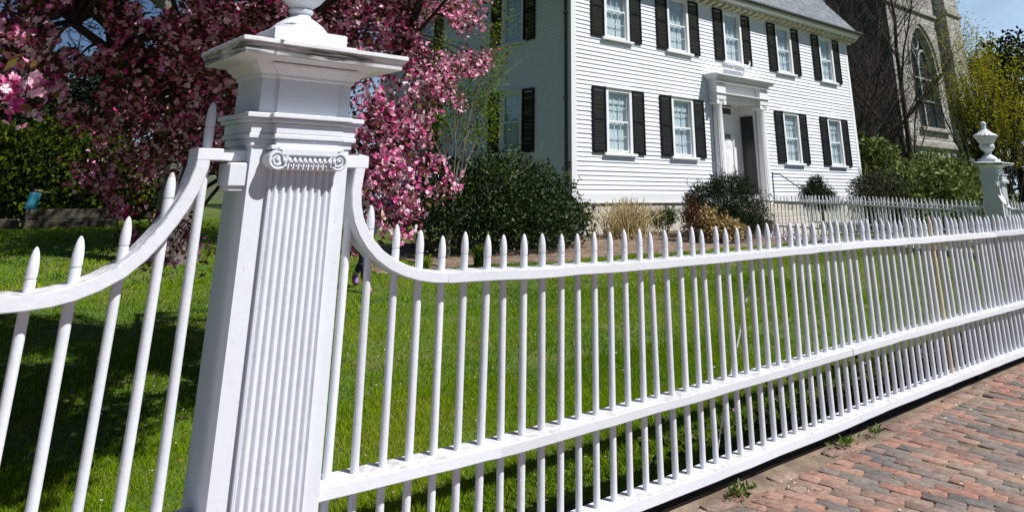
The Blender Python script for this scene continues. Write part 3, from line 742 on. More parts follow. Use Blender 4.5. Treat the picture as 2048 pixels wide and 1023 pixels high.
m = MB(); m.tube([(HX1+.08, HY+.2, 7.6), (HX1+.08, HY+.2, .5)], .045, 8); m.build('downspout', TRIM, house, True)

# one window, built round its own origin (centre of the sill line, facing -Y)
def window_proto(cap):
    fr = MB(); w = WW/2; H = WH
    fr.cbox(-w-.105, -w, -.05, .02, -.04, H+.10); fr.cbox(w, w+.105, -.05, .02, -.04, H+.10); fr.cbox(-w, w, -.048, .02, H, H+.10)
    fr.box(-w-.02, -w, .02, .16, -.04, H+.04); fr.box(w, w+.02, .02, .16, -.04, H+.04); fr.box(-w, w, .02, .16, H, H+.04); fr.box(-w, w, .02, .16, -.06, -.005)
    if cap: fr.cbox(-w-.16, w+.16, -.10, .02, H+.10, H+.135).cbox(-w-.13, w+.13, -.075, .02, H+.135, H+.155)
    f = fr.build('window', TRIM)
    MB().cbox(-w-.24, w+.24, -.115, .02, -.125, -.045, .01).build('sill', TRIM, f)
    s = MB()
    for z0, z1, y in ((0, H*.5+.02, .004), (H*.5-.02, H, .03)):
        s.cbox(-w+.001, -w+.045, y, y+.03, z0, z1); s.cbox(w-.045, w-.001, y, y+.03, z0, z1)
        s.cbox(-w+.045, w-.045, y, y+.03, z0, z0+.045); s.cbox(-w+.045, w-.045, y, y+.03, z1-.045, z1)
    s.build('sash', TRIM, f)
    s = MB()
    for z0, z1, y in ((.045, H*.5-.025, .045), (H*.5+.025, H-.045, .07)):
        for k in (1, 2):
            x = -w+.045+(2*w-.09)*k/3; s.box(x-.011, x+.011, y, y+.02, z0, z1)
        zm = (z0+z1)/2; s.box(-w+.045, w-.045, y-.001, y+.019, zm-.011, zm+.011)
    s.build('muntins', TRIM, f)
    MB().add([(-w+.04, .018, .04), (w-.04, .018, .04), (w-.04, .018, H*.5), (-w+.04, .018, H*.5)], [(0, 1, 2, 3)]).add([(-w+.04, .046, H*.5), (w-.04, .046, H*.5), (w-.04, .046, H-.04), (-w+.04, .046, H-.04)], [(0, 1, 2, 3)]).build('pane', GLASS, f)
    c = MB(); N = 64; rs = []
    def fold(x): return .135+.010*math.sin(x*38)+.006*math.sin(x*81+1)
    for (za, zb, dy, x0, x1) in ((.0, H*.5-.02, .0, -w, w), (H*.5+.0, H, .015, -w, w), (H-.34, H, -.03, -w, w), (H*.5-.16, H*.5, -.02, -w, w)):
        P = []
        for i in range(N+1):
            x = x0+(x1-x0)*i/N; P.append((x, fold(x)+dy, za+.012*math.sin(x*38))); P.append((x, fold(x)+dy, zb))
        c.add(P, [(2*i, 2*i+2, 2*i+3, 2*i+1) for i in range(N)])
    c.build('curtain', CURT, f)
    return f
def shutter_proto():
    m = MB(); w, H = .56, 1.90
    m.cbox(0, .055, -.045, 0, 0, H, .003); m.cbox(w-.055, w, -.045, 0, 0, H, .003)
    for z in (0, .93, H-.075): m.cbox(.055, w-.055, -.044, -.001, z, z+(.09 if z == 0 else .075), .003)
    for z0, z1 in ((.09, .93), (1.005, H-.075)):
        z = z0+.012; rg = random.Random(int(z0*100))
        while z < z1-.03:
            t = rg.uniform(-.006, .006)
            m.add([(.056, -.040, z+t), (w-.056, -.040, z+t), (w-.056, -.008, z+.040), (.056, -.008, z+.040), (.056, -.036, z-.004+t), (w-.056, -.036, z-.004+t), (w-.056, -.004, z+.034), (.056, -.004, z+.034)],
                  [(0, 1, 2, 3), (7, 6, 5, 4), (0, 4, 5, 1)])
            z += .052
    return m.build('shutter', SHUT)
wl_p = window_proto(True); wu_p = window_proto(False); sh_p = shutter_proto()
used = set(); hb = wl(house); rg = random.Random(8)
def place(proto, x, y, z, rz):
    o = proto if proto.name not in used else dup(proto)
    used.add(proto.name); o.parent = house; o.location = (x-hb.x, y-hb.y, z-hb.z); o.rotation_euler = (0, 0, rz); return o
for x in WINX:
    for z, pr in ((LOWZ, wl_p), (UPZ, wu_p)):
        if x == WINX[2] and z == LOWZ: continue
        place(pr, x, HY-.016, z, 0)
        place(sh_p, x-WW/2-.115-.56, HY-.034, z-.06, 0).rotation_euler = (0, 0, 0)
        o = place(sh_p, x+WW/2+.115, HY-.034, z-.06, 0)
for y in SIDEY:
    for z, pr in ((LOWZ, wl_p), (UPZ, wu_p)):
        place(pr, HX0-.012, y, z, -PI/2)
        place(sh_p, HX0-.034, y+WW/2+.115+.56, z-.06, -PI/2); place(sh_p, HX0-.034, y-WW/2-.115, z-.06, -PI/2)
# floodlight above the door on the sill
# portico and recessed door
DX = 21.78
pm = MB()
for s_ in (-1, 1):
    cx = DX+s_*1.30
    pm.cbox(cx-.26, cx+.26, HY-.40, HY+.0, 4.40, 5.02)     # entablature breaks forward over each column
pm.cbox(DX-1.03, DX+1.03, HY-.26, HY+.0, 4.40, 4.58); pm.cbox(DX-1.03, DX+1.03, HY-.22, HY+.0, 4.58, 5.02)
pm.cbox(DX-1.60, DX+1.60, HY-.45, HY, 4.60, 4.63)
for z0, z1, k in ((5.02, 5.06, .03), (5.06, 5.10, .07), (5.10, 5.16, .16), (5.16, 5.20, .20), (5.20, 5.25, .24)):
    pm.cbox(DX-1.56-k, DX+1.56+k, HY-.40-k, HY, z0, z1, .006)
for i in range(34):
    x = DX-1.6+3.2*i/33; pm.box(x-.025, x+.025, HY-.49, HY-.40, 4.965, 5.022)
por = pm.build('portico', TRIM, house)
for s_ in (-1, 1):
    cx, cy = DX+s_*1.30, HY-.20
    c = MB(); nfl = 20
    c.lathe([(.215, .95), (.215, 1.02), (.20, 1.06), (.205, 1.09), (.18, 1.14)], 32, (cx, cy, 0))
    c.lathe([(.172, 1.14), (.170, 2.2), (.160, 3.2), (.145, 4.2), (.15, 4.22), (.16, 4.25)], 80, (cx, cy, 0), lambda i, k: -.06*abs(math.sin(k*PI*nfl/80)) if i < 4 else 0)
    c.cbox(cx-.24, cx+.24, cy-.17, cy+.17, 4.34, 4.40); c.cbox(cx-.2, cx+.2, cy-.15, cy+.15, 4.26, 4.345)
    for q in (-1, 1):
        rs = []
        for y, r in ((cy+.16, .075), (cy-.19, .075), (cy-.195, .06), (cy-.18, .02)): rs.append([(cx+q*.20+r*math.cos(2*PI*k/16), y, 4.30+r*math.sin(2*PI*k/16)) for k in range(16)])
        c.rings(rs)
    c.build('column', TRIM, por, True)
    p = MB(); p.cbox(cx-.2 if s_ < 0 else cx-.17, cx+.17 if s_ < 0 else cx+.2, HY-.06, HY+.02, 1.0, 4.40); p.build('pilaster', TRIM, por)
# recess: side walls, ceiling, back wall with white door, transom; dark storm leaf folded against the right side
RB = HY+.55
m = MB(); m.box(DX-1.16, DX-1.10, HY-.05, RB+.02, .98, 4.42); m.box(DX+1.10, DX+1.16, HY-.05, RB+.02, .98, 4.42)
m.box(DX-1.10, DX+1.10, HY-.05, RB+.02, 4.385, 4.415); m.box(DX-1.10, DX-.46, RB, RB+.02, 1.0, 4.385); m.box(DX+.58, DX+1.10, RB-.001, RB+.019, 1.0, 4.385); m.box(DX-.46, DX+.58, RB+.0, RB+.02, 4.30, 4.385)
m.cbox(DX-.52, DX-.42, RB-.05, RB, 1.0, 4.34); m.cbox(DX+.54, DX+.64, RB-.05, RB, 1.0, 4.34); m.cbox(DX-.42, DX+.54, RB-.048, RB, 3.98, 4.06); m.cbox(DX-.42, DX+.54, RB-.046, RB, 4.28, 4.34)
m.build('door_recess', TRIM, house)
d = MB(); x0, x1 = DX-.42, DX+.54
d.box(x0, x1, RB-.012, RB+.02, 1.05, 3.98)
for za, zb in ((1.2, 1.75), (1.88, 2.75), (2.88, 3.85)):
    for xa, xb in ((x0+.10, x0+.45), (x0+.53, x0+.87)):
        d.cbox(xa, xb, RB-.022, RB, za, zb, .009); d.cbox(xa+.07, xb-.07, RB-.032, RB, za+.07, zb-.07, .012)
dr = d.build('door', TRIM, house)
MB().lathe([(.001, -.03), (.028, -.02), (.03, 0), (.02, .02), (.001, .03)], 12, (x1-.07, RB-.06, 2.3)).build('door_knob', simple('brass', [(.3, (.3, .2, .06)), (.7, (.4, .28, .1))], 5, .3, 0), dr, True)
MB().box(x0+.5, x0+.82, RB-.046, RB-.032, 3.2, 3.36).build('door_notice', simple('notice_board', [(.3, (.10, .11, .12)), (.7, (.22, .23, .24))], 12, .6, 0), dr)
MB().box(x0, x1, RB-.02, RB-.012, 4.06, 4.28).build('transom_pane', LEADED, house)
d = MB(); xr = DX+1.10
d.cbox(xr-.055, xr-.004, HY+.0, RB-.06, 1.05, 4.02, .004)
for za, zb in ((1.2, 1.8), (1.95, 2.85), (3.0, 3.85)):
    d.cbox(xr-.066, xr-.05, HY+.08, RB-.14, za, zb, .006)
d.build('dark_door_leaf', DOORD, house)

# granite steps and iron handrail
stp = thing('stone_steps', 'pale granite steps rising to the front door of the white house', 'steps', (DX, 13.4, 0))
for i in range(5):
    z1 = 1.02-.19*i; y0 = HY-.95-.34*(i); 
    MB().cbox(DX-1.45-.0*i, DX+1.35, y0, y0+(.36 if i else .9), -.05 if i == 4 else z1-.186, z1, .012).build('step', GRANITE, stp)
m = MB(); m.cbox(DX-1.95, DX-1.47, HY-2.3, HY-.06, -.02, .62, .015); m.cbox(DX-1.9, DX-1.47, HY-1.2, HY-.06, .62, 1.03, .015); m.build('cheek_block', GRANITE, stp)
hr = thing('handrail', 'thin black iron handrail beside the granite front steps', 'railing', (22.9, 13.4, 0))
m = MB(); m.tube([(22.95, 13.95, .95), (22.95, 13.95, 2.02), (22.9, 13.92, 2.06), (22.84, 13.9, 2.03)], .022, 8); m.build('post', IRON, hr, True)
m = MB(); m.tube([(22.95, 13.95, 2.0), (23.1, 13.75, 2.0), (24.2, 13.6, 1.50), (25.6, 13.4, 1.12), (25.75, 13.38, 1.02)], .02, 8); m.build('rail', IRON, hr, True)
m = MB(); m.tube([(24.6, 13.55, 1.38), (24.6, 13.55, .3)], .018, 8); m.build('post', IRON, hr, True)
# white planter tray on the sill above the door
pt = thing('window_tray', 'small white shelf with a scrolled end below the window above the door', 'shelf', (21.92, HY-.2, 5.75))
m = MB(); m.cbox(21.3, 22.45, HY-.36, HY-.13, 5.70, 5.735); m.prism([(21.6, 5.69), (22.2, 5.69), (22.05, 5.55), (21.75, 5.55)], HY-.2, HY-.15)
m.tube([(22.4, HY-.24, 5.74), (22.55, HY-.24, 5.80), (22.62, HY-.24, 5.90), (22.58, HY-.24, 5.97)], [.03, .03, .025, .02], 8); m.build('shelf_board', TRIM, pt)

# ------------------------------------------------------------------ stone church tower
CX0, CX1, CY, CD = 48.9, 60.0, 20.0, 4.25
ch = thing('stone_church', 'grey stone church tower with tall pointed window behind the white house', 'church', (54.5, 22, 0))
WX0, WX1, WZ0, WSP, WAP = 51.75, 55.95, 5.65, 9.9, 12.85
wc = (WX0+WX1)/2; hw = (WX1-WX0)/2
def arch(t):   # t in -1..1 -> z
    x = abs(t)*hw; R = ((WAP-WSP)**2+hw*hw)/(2*hw); cxx = hw-R
    return WSP+math.sqrt(max(R*R-(x-cxx)**2, 0))
top = 24.0; N = 28
ts = [i/N*2-1 for i in range(N+1)]; ap = [(wc+t*hw, arch(t)) for t in ts]
m = MB()
m.add([(CX0, CY, -.2), (WX0, CY, -.2), (WX0, CY, top), (CX0, CY, top)], [(0, 1, 2, 3)])
m.add([(WX1, CY, -.2), (CX1-2.6, CY, -.2), (CX1-2.6, CY, top), (WX1, CY, top)], [(0, 1, 2, 3)])
m.add([(WX0, CY, -.2), (WX1, CY, -.2), (WX1, CY, WZ0), (WX0, CY, WZ0)], [(0, 1, 2, 3)])
for (xa, za), (xb, zb) in zip(ap[:-1], ap[1:]): m.add([(xa, CY, za), (xb, CY, zb), (xb, CY, top), (xa, CY, top)], [(0, 1, 2, 3)])
out = [(WX0, WZ0)]+ap+[(WX1, WZ0)]
for (xa, za), (xb, zb) in zip(out[:-1], out[1:]): m.add([(xa, CY, za), (xb, CY, zb), (xb, CY+.7, zb), (xa, CY+.7, za)], [(0, 3, 2, 1)])
m.box(CX1-2.6, CX1, CY-.75, CY+CD, -.2, top)
m.build('front_wall', STONE_F, ch)
m = MB(); m.box(CX0+.002, CX0+.7, CY+.01, CY+CD, -.2, top); m.box(CX0+.7, CX1-2.6, CY+CD-.4, CY+CD, -.2, top); m.build('side_wall', STONE_SHADED, ch)
for bx in ((CX0-.1, CX1-2.6, CY-.16, CY+.05, 13.9, 14.15, .03), (CX1-2.75, CX1+.15, CY-.9, CY-.6, 14.3, 14.55, .03), (CX0-.15, CX1-2.6, CY-.22, CY+.05, 4.25, 4.75, .08), (CX1-2.7, CX1+.2, CY-1.1, CY-.5, 4.25, 4.75, .08)):
    MB().cbox(*bx).build('string_course', STONE_T, ch)
hd = MB(); rs = []
for t in ts:
    x = wc+t*hw*1.12; z = WSP+(arch(t)-WSP)*1.10; rs.append([(x, CY-.12, z-.02), (x, CY+.02, z-.02), (x+t*.22, CY+.02, z+.16+.05*(1-abs(t))), (x+t*.22, CY-.12, z+.16+.05*(1-abs(t)))])
hd.rings(rs); hd.build('hood_mould', STONE_T, ch); MB().cbox(WX0-.3, WX1+.35, CY-.28, CY+.3, WZ0-.28, WZ0, .05).build('window_sill', STONE_T, ch)
g = MB(); g.add([(x, CY+.5, z) for x, z in out], [tuple(range(len(out)))]); win = g.build('window', LEADED, ch)
m = MB()
m.box(wc-.09, wc+.09, CY+.36, CY+.48, WZ0, 10.4)
for x in (WX0+.06, WX1-.06): m.box(x-.08, x+.08, CY+.36, CY+.48, WZ0, 10.2)
for q in (-1, 1):
    P = []
    for i in range(13):
        t = i/12*2-1; cx2 = wc+q*hw/2; P.append((cx2+t*hw/2, CY+.42, 9.8+1.5*math.sqrt(max(0, 1-abs(t)**1.6))))
    m.tube(P, .085, 6)
P = [(x*.93+wc*.07, CY+.42, z-.10) for x, z in ap]; m.tube(P, .10, 6)
m.tube([(wc+.55*math.cos(a*PI/8), CY+.42, 11.75+.5*math.sin(a*PI/8)) for a in range(17)], .07, 6)
for z in (7.6, 9.2): m.box(WX0+.05, WX1-.05, CY+.38, CY+.46, z-.05, z+.05)
m.build('tracery', MULL, win)
m = MB()
for i in range(22):
    z = WZ0+i*.22
    m.box(WX0+.1, WX1-.1, CY+.485, CY+.495, z-.012, z+.012)
for i in range(20):
    x = WX0+.1+i*.21; m.box(x-.01, x+.01, CY+.483, CY+.493, WZ0, 10.0)
m.build('lead_bars', IRON, win)
m = MB(); P = [(wc+1.5+1.6*math.cos(PI*i/14), 1.9+1.9*math.sin(PI*i/14)) for i in range(15)]
m.prism([(P[0][0], 0)]+P+[(P[-1][0], 0)], CY-.02, CY+.05); m.build('low_arch_door', LEADED, ch)

# ------------------------------------------------------------------ plants
def grow(out, tips, p, d, Ln, r, lev, rg, spread=.6, up=.15, nch=(3, 4), shrink=.62, segs=5, wob=.12, minr=.003, start=.35):
    pts = [Vector(p)]; dd = Vector(d).normalized()
    for i in range(segs):
        dd = (dd+Vector((rg.gauss(0, wob), rg.gauss(0, wob), rg.gauss(0, wob)+up*.25))).normalized(); pts.append(pts[-1]+dd*(Ln/segs))
    r1 = max(r*.45, minr)
    out.append((pts, [r+(r1-r)*i/segs for i in range(segs+1)], lev))
    if lev == 0: tips.append((pts[-1], dd)); tips.append((pts[-2], dd)); return
    n = rg.randint(*nch)
    for i in range(n):
        t = start+(1-start)*(i+rg.random())/n; k = min(int(t*segs), segs-1); q = pts[k].lerp(pts[k+1], t*segs-k)
        ax = Vector((rg.gauss(0, 1), rg.gauss(0, 1), rg.gauss(0, 1))); ax = (ax-dd*ax.dot(dd)).normalized()
        nd = (dd*math.cos(spread)+ax*math.sin(spread)*rg.uniform(.7, 1.2)+Vector((0, 0, up))).normalized()
        grow(out, tips, q, nd, Ln*shrink*rg.uniform(.75, 1.2), max(r*(1-.5*t)*.55, minr), lev-1, rg, spread, up, nch, shrink, max(3, segs-1), wob, minr, start)
    tips.append((pts[-1], dd))
def branch_mesh(out, name, mat, parent, sel=None, sides=(3, 4, 6, 8)):
    m = MB()
    for pts, rr, lev in out:
        if sel is None or sel(lev): m.tube(pts, rr, sides[min(lev, len(sides)-1)], cap=False)
    return m.build(name, mat, parent, True)

# --- flowering crabapple over the fence
crab = thing('crabapple_tree', 'pink blossoming crabapple tree arching over the lawn behind the tall pillar', 'tree', (2.15, 6.3, .05))
CL = [(2.62,5.2,2.89,.5),(3.24,5.8,2.99,.5),(3.82,6.2,3.24,.46),(4.27,6.5,3.54,.36),(4.75,6.8,3.57,.24),(3.85,6.3,2.78,.42),(4.35,6.6,2.76,.36),(4.75,6.8,3.0,.25),(4.98,6.8,3.03,.12),(3.34,5.8,2.76,.38),(4.15,6.5,2.56,.24),
 (2.61,4.9,2.1,.30),(2.42,4.7,1.9,.32),(2.80,5.1,1.97,.30),(3.2,5.4,1.96,.20),(2.67,4.9,1.69,.32),(3.0,5.2,1.67,.24),(2.68,5.0,1.47,.22),(3.0,5.2,1.45,.18),(3.3,5.4,2.12,.13),(3.40,5.4,1.76,.10),(3.55,5.4,1.55,.12),(3.03,5.2,1.29,.15),(2.7,5.3,1.28,.18),(2.43,4.8,1.71,.24),
 (1.51,4.6,2.62,.42),(1.94,5.2,2.7,.5),(2.17,5.0,2.83,.45),(2.55,5.4,2.65,.4),(1.3,4.4,2.45,.4),(2.5,6.0,3.15,.55),(1.34,5.0,2.34,.4),(1.4,5.0,2.14,.3),(1.33,5.4,2.24,.38),(1.11,5.2,2.44,.42),(1.19,4.8,2.53,.42),(1.14,5.8,2.26,.36),(.91,5.6,2.43,.3),(.67,5.2,2.55,.36),(.44,4.8,2.48,.36),(.25,4.6,2.42,.38),(.19,4.6,2.24,.32),(.39,5.0,2.29,.28),(.59,5.2,2.34,.2),(.88,4.8,2.6,.42),(.84,5.6,2.28,.3),(.83,6.0,2.13,.26),(1.33,6.0,2.06,.32),(1.15,6.2,2.06,.26),(1.49,5.6,1.97,.25),(1.47,6.0,1.8,.26),(1.31,6.4,1.8,.2),(1.04,6.6,1.64,.24),(1.2,6.6,1.56,.18),(1.37,6.2,1.13,.18),(1.46,6.0,1.21,.2),(1.55,6.0,1.06,.16),(1.46,5.0,1.94,.2),(1.3,6.6,1.41,.16),(.62,5.4,2.17,.2),(.27,5.4,2.69,.4),(.87,6.0,2.91,.5),(1.69,6.0,3.05,.55),(1.53,5.4,1.82,.14)]
NEARCL = (.165, 2.98, 1.90, .085)
rg = random.Random(31); nrg = np.random.default_rng(31)
dome = [(.5,4.0,3.4,.5),(.8,3.7,3.7,.5),(.2,4.2,3.3,.45),(1.1,3.6,3.6,.5),(0,4.4,3.2,.4),(.3,3.7,3.7,.4),(-.2,2.4,3.0,.35),(.85,2.2,3.05,.33),(-.4,2.8,3.0,.4),(.45,2.75,3.15,.36),(0,3.1,3.1,.38),(.95,2.75,3.2,.33),(1.6,2.98,2.98,.34),(1.9,3.12,3.05,.34),(1.72,3.45,2.98,.34),(2.1,3.5,3.12,.34),(1.42,3.3,3.02,.34),(2.3,3.35,3.2,.3),(1.9,3.8,3.2,.36),(1.2,3.1,3.02,.32),(1.6,3.7,3.1,.36),(1.3,3.6,3.2,.36),(2.3,3.8,3.4,.34)]
while len(dome) < 115:
    v = Vector((rg.gauss(0, 1), rg.gauss(0, 1), abs(rg.gauss(0, 1)))).normalized(); k = rg.uniform(.55, 1)
    p = (1.55+2.4*v.x*k, 5.3+2.3*v.y*k, 3.2+1.9*v.z*k)
    t_ = 4.95-p[1]
    if p[1] < 3.3 or (t_ > 0 and 2.0 < p[0]-.5*t_ < 3.7 and .9 < p[2]-1.5*t_ < 2.6): continue
    dome.append((*p, rg.uniform(.35, .55)))
tr = MB()
fork = Vector((2.15, 6.3, 1.35))
tr.tube([(2.15, 6.3, -.1), (2.13, 6.3, .25), (2.19, 6.27, .8), (2.15, 6.3, 1.38)], [.19, .145, .125, .12], 12); tr.build('trunk', BARK, crab, True)
br = MB(); limbs = [(Vector((1.0, 5.7, 2.45)), .07), (Vector((.5, 5.0, 2.5)), .06), (Vector((2.0, 5.2, 2.7)), .07), (Vector((3.3, 5.8, 2.8)), .07), (Vector((2.2, 6.4, 3.4)), .08), (Vector((1.5, 7.3, 3.3)), .06), (Vector((3.2, 7.1, 3.4)), .06), (Vector((1.45, 6.0, 1.9)), .04), (Vector((2.7, 5.2, 2.0)), .045)]
limbpts = []
for e, r in limbs:
    mid = fork.lerp(e, .5)+Vector((rg.gauss(0, .1), rg.gauss(0, .1), .18)); P = []
    for i in range(9):
        t = i/8; P.append(fork*(1-t)**2+mid*2*t*(1-t)+e*t*t+Vector((rg.gauss(0, .02), rg.gauss(0, .02), rg.gauss(0, .02)))*(1 if 0 < i < 8 else 0))
    br.tube(P, [r*(1-.6*i/8) for i in range(9)], 8, False); limbpts += [(p, r*(1-.6*i/8)) for i, p in enumerate(P) if i > 2]
fp = []; fs = []; lp = []
for (x, y, z, r) in CL+dome+[NEARCL]:
    c = Vector((x, y, z)); near = (x, y, z, r) == NEARCL
    b, rr = min(limbpts, key=lambda q: (q[0]-c).length+max(0, q[0].z-c.z)*.15)
    mid = b.lerp(c, .55)+Vector((0, 0, .12)); P = []
    for i in range(6):
        t = i/5; P.append(b*(1-t)**2+mid*2*t*(1-t)+c*t*t)
    br.tube(P, [(.016*(1-t/5)+.005)*(.35 if near else 1) for t in range(6)], 5, False)
    # twigs and blossom sprays
    ncl = max(3, int(4+105*r*r)) if not near else 5
    for k in range(ncl):
        v = Vector((rg.gauss(0, 1), rg.gauss(0, 1), rg.gauss(0, .9)-.1)).normalized()*r*rg.uniform(.35, 1.08)
        e = c+v; q = c.lerp(e, .45)+Vector((0, 0, .04*r))
        br.tube([c+v*.25, q+Vector((rg.gauss(0, .03), rg.gauss(0, .03), rg.gauss(0, .03))), e], [.0035, .0026, .0016], 3, False)
        vis = (x, y, z, r) in CL
        nf = rg.randint(13, 22) if not near else 12
        if x < 1.75 and not near: nf = int(nf*.8)
        cl = .05 if not near else .035
        fp.append(nrg.normal(size=(nf, 3))*np.array([cl, cl, cl*.85])+np.array(e)+np.array([0, 0, -.02])); 
        fs.append(nrg.uniform(.0165, .0265, nf)*(1 if vis or near else 1.4))
        nl = (rg.randint(6, 10) if x > 1.75 else rg.randint(10, 16)) if not near else 3
        lp.append(nrg.normal(size=(nl, 3))*np.array([.085, .085, .07])+np.array(e))
        # spray half way down the twig
        if r > .2:
            lp.append(nrg.normal(size=(5, 3))*.07+np.array(q))
            fp.append(nrg.normal(size=(4, 3))*.05+np.array(q)); fs.append(nrg.uniform(.012, .02, 4))
br.build('branches', BARK, crab, True)
def flowers(P, Rr, mat, parent, name='blossoms', rg=nrg):
    n = len(P); N = unit(rg.normal(size=(n, 3))+np.array([.1, -.35, .15])); A = unit(np.cross(N, rg.normal(size=(n, 3)))); B = np.cross(N, A)
    base = rg.random(n); co = []; rn = []
    npet = 6
    for k in range(npet):
        a = 2*PI*k/npet+rg.normal(0, .16, n)
        cup = rg.uniform(.15, .75, n)[:, None]
        d = A*np.cos(a)[:, None]+B*np.sin(a)[:, None]; s = -A*np.sin(a)[:, None]+B*np.cos(a)[:, None]
        R = (Rr*rg.uniform(.8, 1.15, n))[:, None]
        p0 = P; p1 = P+d*R*.62+s*R*.36+N*R*cup*.45; p2 = P+d*R+N*R*cup*.55; p3 = P+d*R*.62-s*R*.36+N*R*cup*.45
        co.append(np.stack([p0, p1, p2, p3], 1)); rn.append(np.clip(base+rg.normal(0, .10, n), 0, 1))
    co = np.concatenate(co).reshape(-1, 3); f = np.arange(len(co)).reshape(-1, 4)
    return np_mesh(name, co, f, mat, parent, np.concatenate(rn))
FP = np.concatenate(fp); FS = np.concatenate(fs); LP = np.concatenate(lp)
GAPS = [((.175, .935, .213), .030), ((.105, .970, .165), .030), ((.165, .94, .245), .018), ((.275, .905, .235), .020), ((.055, .965, .24), .020), ((.52, .82, .20), .022), ((.47, .86, .155), .02), ((.12, .955, .095), .02)]
def airy(P, eye=(0, 0, 1.62)):
    q = unit(P-np.array(eye)); k = np.ones(len(P), bool)
    for g, r in GAPS: k &= np.linalg.norm(q-np.array(g)/np.linalg.norm(g), axis=1) > r*(1+.35*np.sin(q[:, 0]*170)*np.sin(q[:, 2]*150))
    return k
k_ = airy(FP); FP = FP[k_]; FS = FS[k_]; LP = LP[airy(LP)]
flowers(FP, FS, PETAL, crab)
D = unit(nrg.normal(size=(len(LP), 3))+np.array([0, 0, -.25]))
leaves('leaves', LP, nrg.uniform(.04, .075, len(LP)), CRABLEAF, crab, D, .45, .1, None, nrg)

# --- generic leafy shrub made of lobes
def shrub(name, label, catg, base, lobes, nleaf, size, mat, stemmat, seed, asp=.42, up=.6, dirup=.3, shell=.55, group=None, stems=9, part='foliage', fold=.12):
    t = thing(name, label, catg, base, group); rg = np.random.default_rng(seed); rr = random.Random(seed)
    vol = np.array([l[3]*l[4]*l[5] for l in lobes]); vol = vol**(2/3); vol /= vol.sum(); P = []
    for (x, y, z, rx, ry, rz), v in zip(lobes, vol):
        n = int(nleaf*v); q = ball(n, (0, 0, 0), (1, 1, 1), rg, shell)
        # uneven outline: push whole patches in and out
        a = np.sin(q[:, 0]*5.1+x*3)*np.sin(q[:, 1]*4.7+y)*np.sin(q[:, 2]*5.3+z*2); k = 1+.16*a+.07*np.sin(q[:, 0]*13+q[:, 2]*11)*np.sin(q[:, 1]*12)
        q = q*k[:, None]*np.array([rx, ry, rz])+np.array([x, y, z]); P.append(q)
    m = MB(); sp_ = []
    for i in range(stems*4):   # stray shoots breaking the outline
        l = lobes[rr.randrange(len(lobes))]; v = Vector((rr.gauss(0, 1), rr.gauss(0, 1), abs(rr.gauss(0, 1))+.2)).normalized()
        a = Vector((l[0]+v.x*l[3]*.85, l[1]+v.y*l[4]*.85, l[2]+v.z*l[5]*.85)); ln = rr.uniform(.12, .42)*max(l[3:6])**.6; e = a+Vector((v.x*.7+rr.gauss(0, .2), v.y*.7+rr.gauss(0, .2), v.z*.6+.5)).normalized()*ln
        m.tube([a-v*.15, a, e], [.008, .006, .002], 4, False)
        for q in range(14): p_ = a.lerp(e, rr.random()**.8); sp_.append((p_.x+rr.gauss(0, size*.3), p_.y+rr.gauss(0, size*.3), p_.z+rr.gauss(0, size*.25)))
    P = np.concatenate(P+[np.array(sp_)]); P = P[P[:, 2] > base[2]+.02]
    c = np.array([np.mean([l[0] for l in lobes]), np.mean([l[1] for l in lobes]), base[2]+.3])
    D = unit(unit(P-c)*.8+rg.normal(size=P.shape)*.8+np.array([0, 0, dirup]))
    leaves(part, P, size*rg.uniform(.65, 1.25, len(P)), mat, t, D, asp, fold, up, rg)
    for i in range(stems):
        l = lobes[i % len(lobes)]; e = Vector((l[0]+rr.gauss(0, l[3]*.35), l[1]+rr.gauss(0, l[4]*.35), l[2]+rr.uniform(-.2, .6)*l[5])); b = Vector(base)+Vector((rr.gauss(0, .12), rr.gauss(0, .12), -.1))
        md = b.lerp(e, .5)+Vector((rr.gauss(0, .08), rr.gauss(0, .08), .1)); r0 = .012+.012*max(l[3:6])
        m.tube([b, b.lerp(md, .6), md, md.lerp(e, .6), e], [r0, r0*.85, r0*.7, r0*.5, r0*.25], 6, False)
    m.build('stems', stemmat, t, True)
    return t
shrub('holly_shrub', 'large rounded dark green broadleaf shrub against the corner of the white house', 'shrub', (10.2, 12.6, .22),
      [(9.2,12.4,1.15,1.15,1.0,1.0),(10.0,12.8,1.45,1.05,1.0,.88),(10.9,12.6,1.1,1.0,1.0,.95),(11.7,12.7,.72,.85,.9,.65),(8.3,12.5,.85,.8,.8,.8),(10.3,12.2,.75,1.5,.9,.7),(8.4,13.0,1.6,.55,.6,.6)], 30000, .085, HOLLYLEAF, BARK, 41, .5, .5, .2, .5, None, 16)
shrub('conifer_shrub', 'dense dark dwarf conifer bush growing left of the front steps', 'shrub', (17.8, 12.4, .2),
      [(17.9,12.4,1.05,1.25,1.1,.75),(17.0,12.3,.95,.75,.8,.55),(18.8,12.4,.75,.75,.8,.55),(17.9,12.3,1.55,.55,.55,.42),(16.4,12.3,1.35,.25,.25,.30),(18.4,12.3,1.45,.4,.4,.4),(17.6,12.2,.55,1.5,1.0,.45),(17.2,12.3,1.5,.3,.3,.3)], 26000, .085, CONIF, BARK, 42, .22, .2, .5, .55, None, 12)
shrub('conifer_shrub', 'small dark conifer bush below the right-hand windows behind the path fence', 'shrub', (25.2, 13.5, .3),
      [(25.0,13.5,1.25,.75,.6,.55),(24.6,13.4,1.2,.4,.4,.4),(25.6,13.5,1.1,.5,.5,.4),(25.0,13.5,1.7,.3,.3,.28)], 9000, .09, CONIF, BARK, 43, .25, .2, .5, .5, None, 6)
shrub('evergreen_tuft', 'small low green evergreen tuft between the dry canes and the dark conifer', 'shrub', (16.5, 13.6, .28),
      [(16.5,13.6,.62,.42,.35,.32),(16.2,13.6,.6,.25,.25,.25),(16.8,13.6,.7,.25,.25,.25)], 2600, .08, HEDGE, BARK, 44, .22, .2, .6, .4, None, 5)
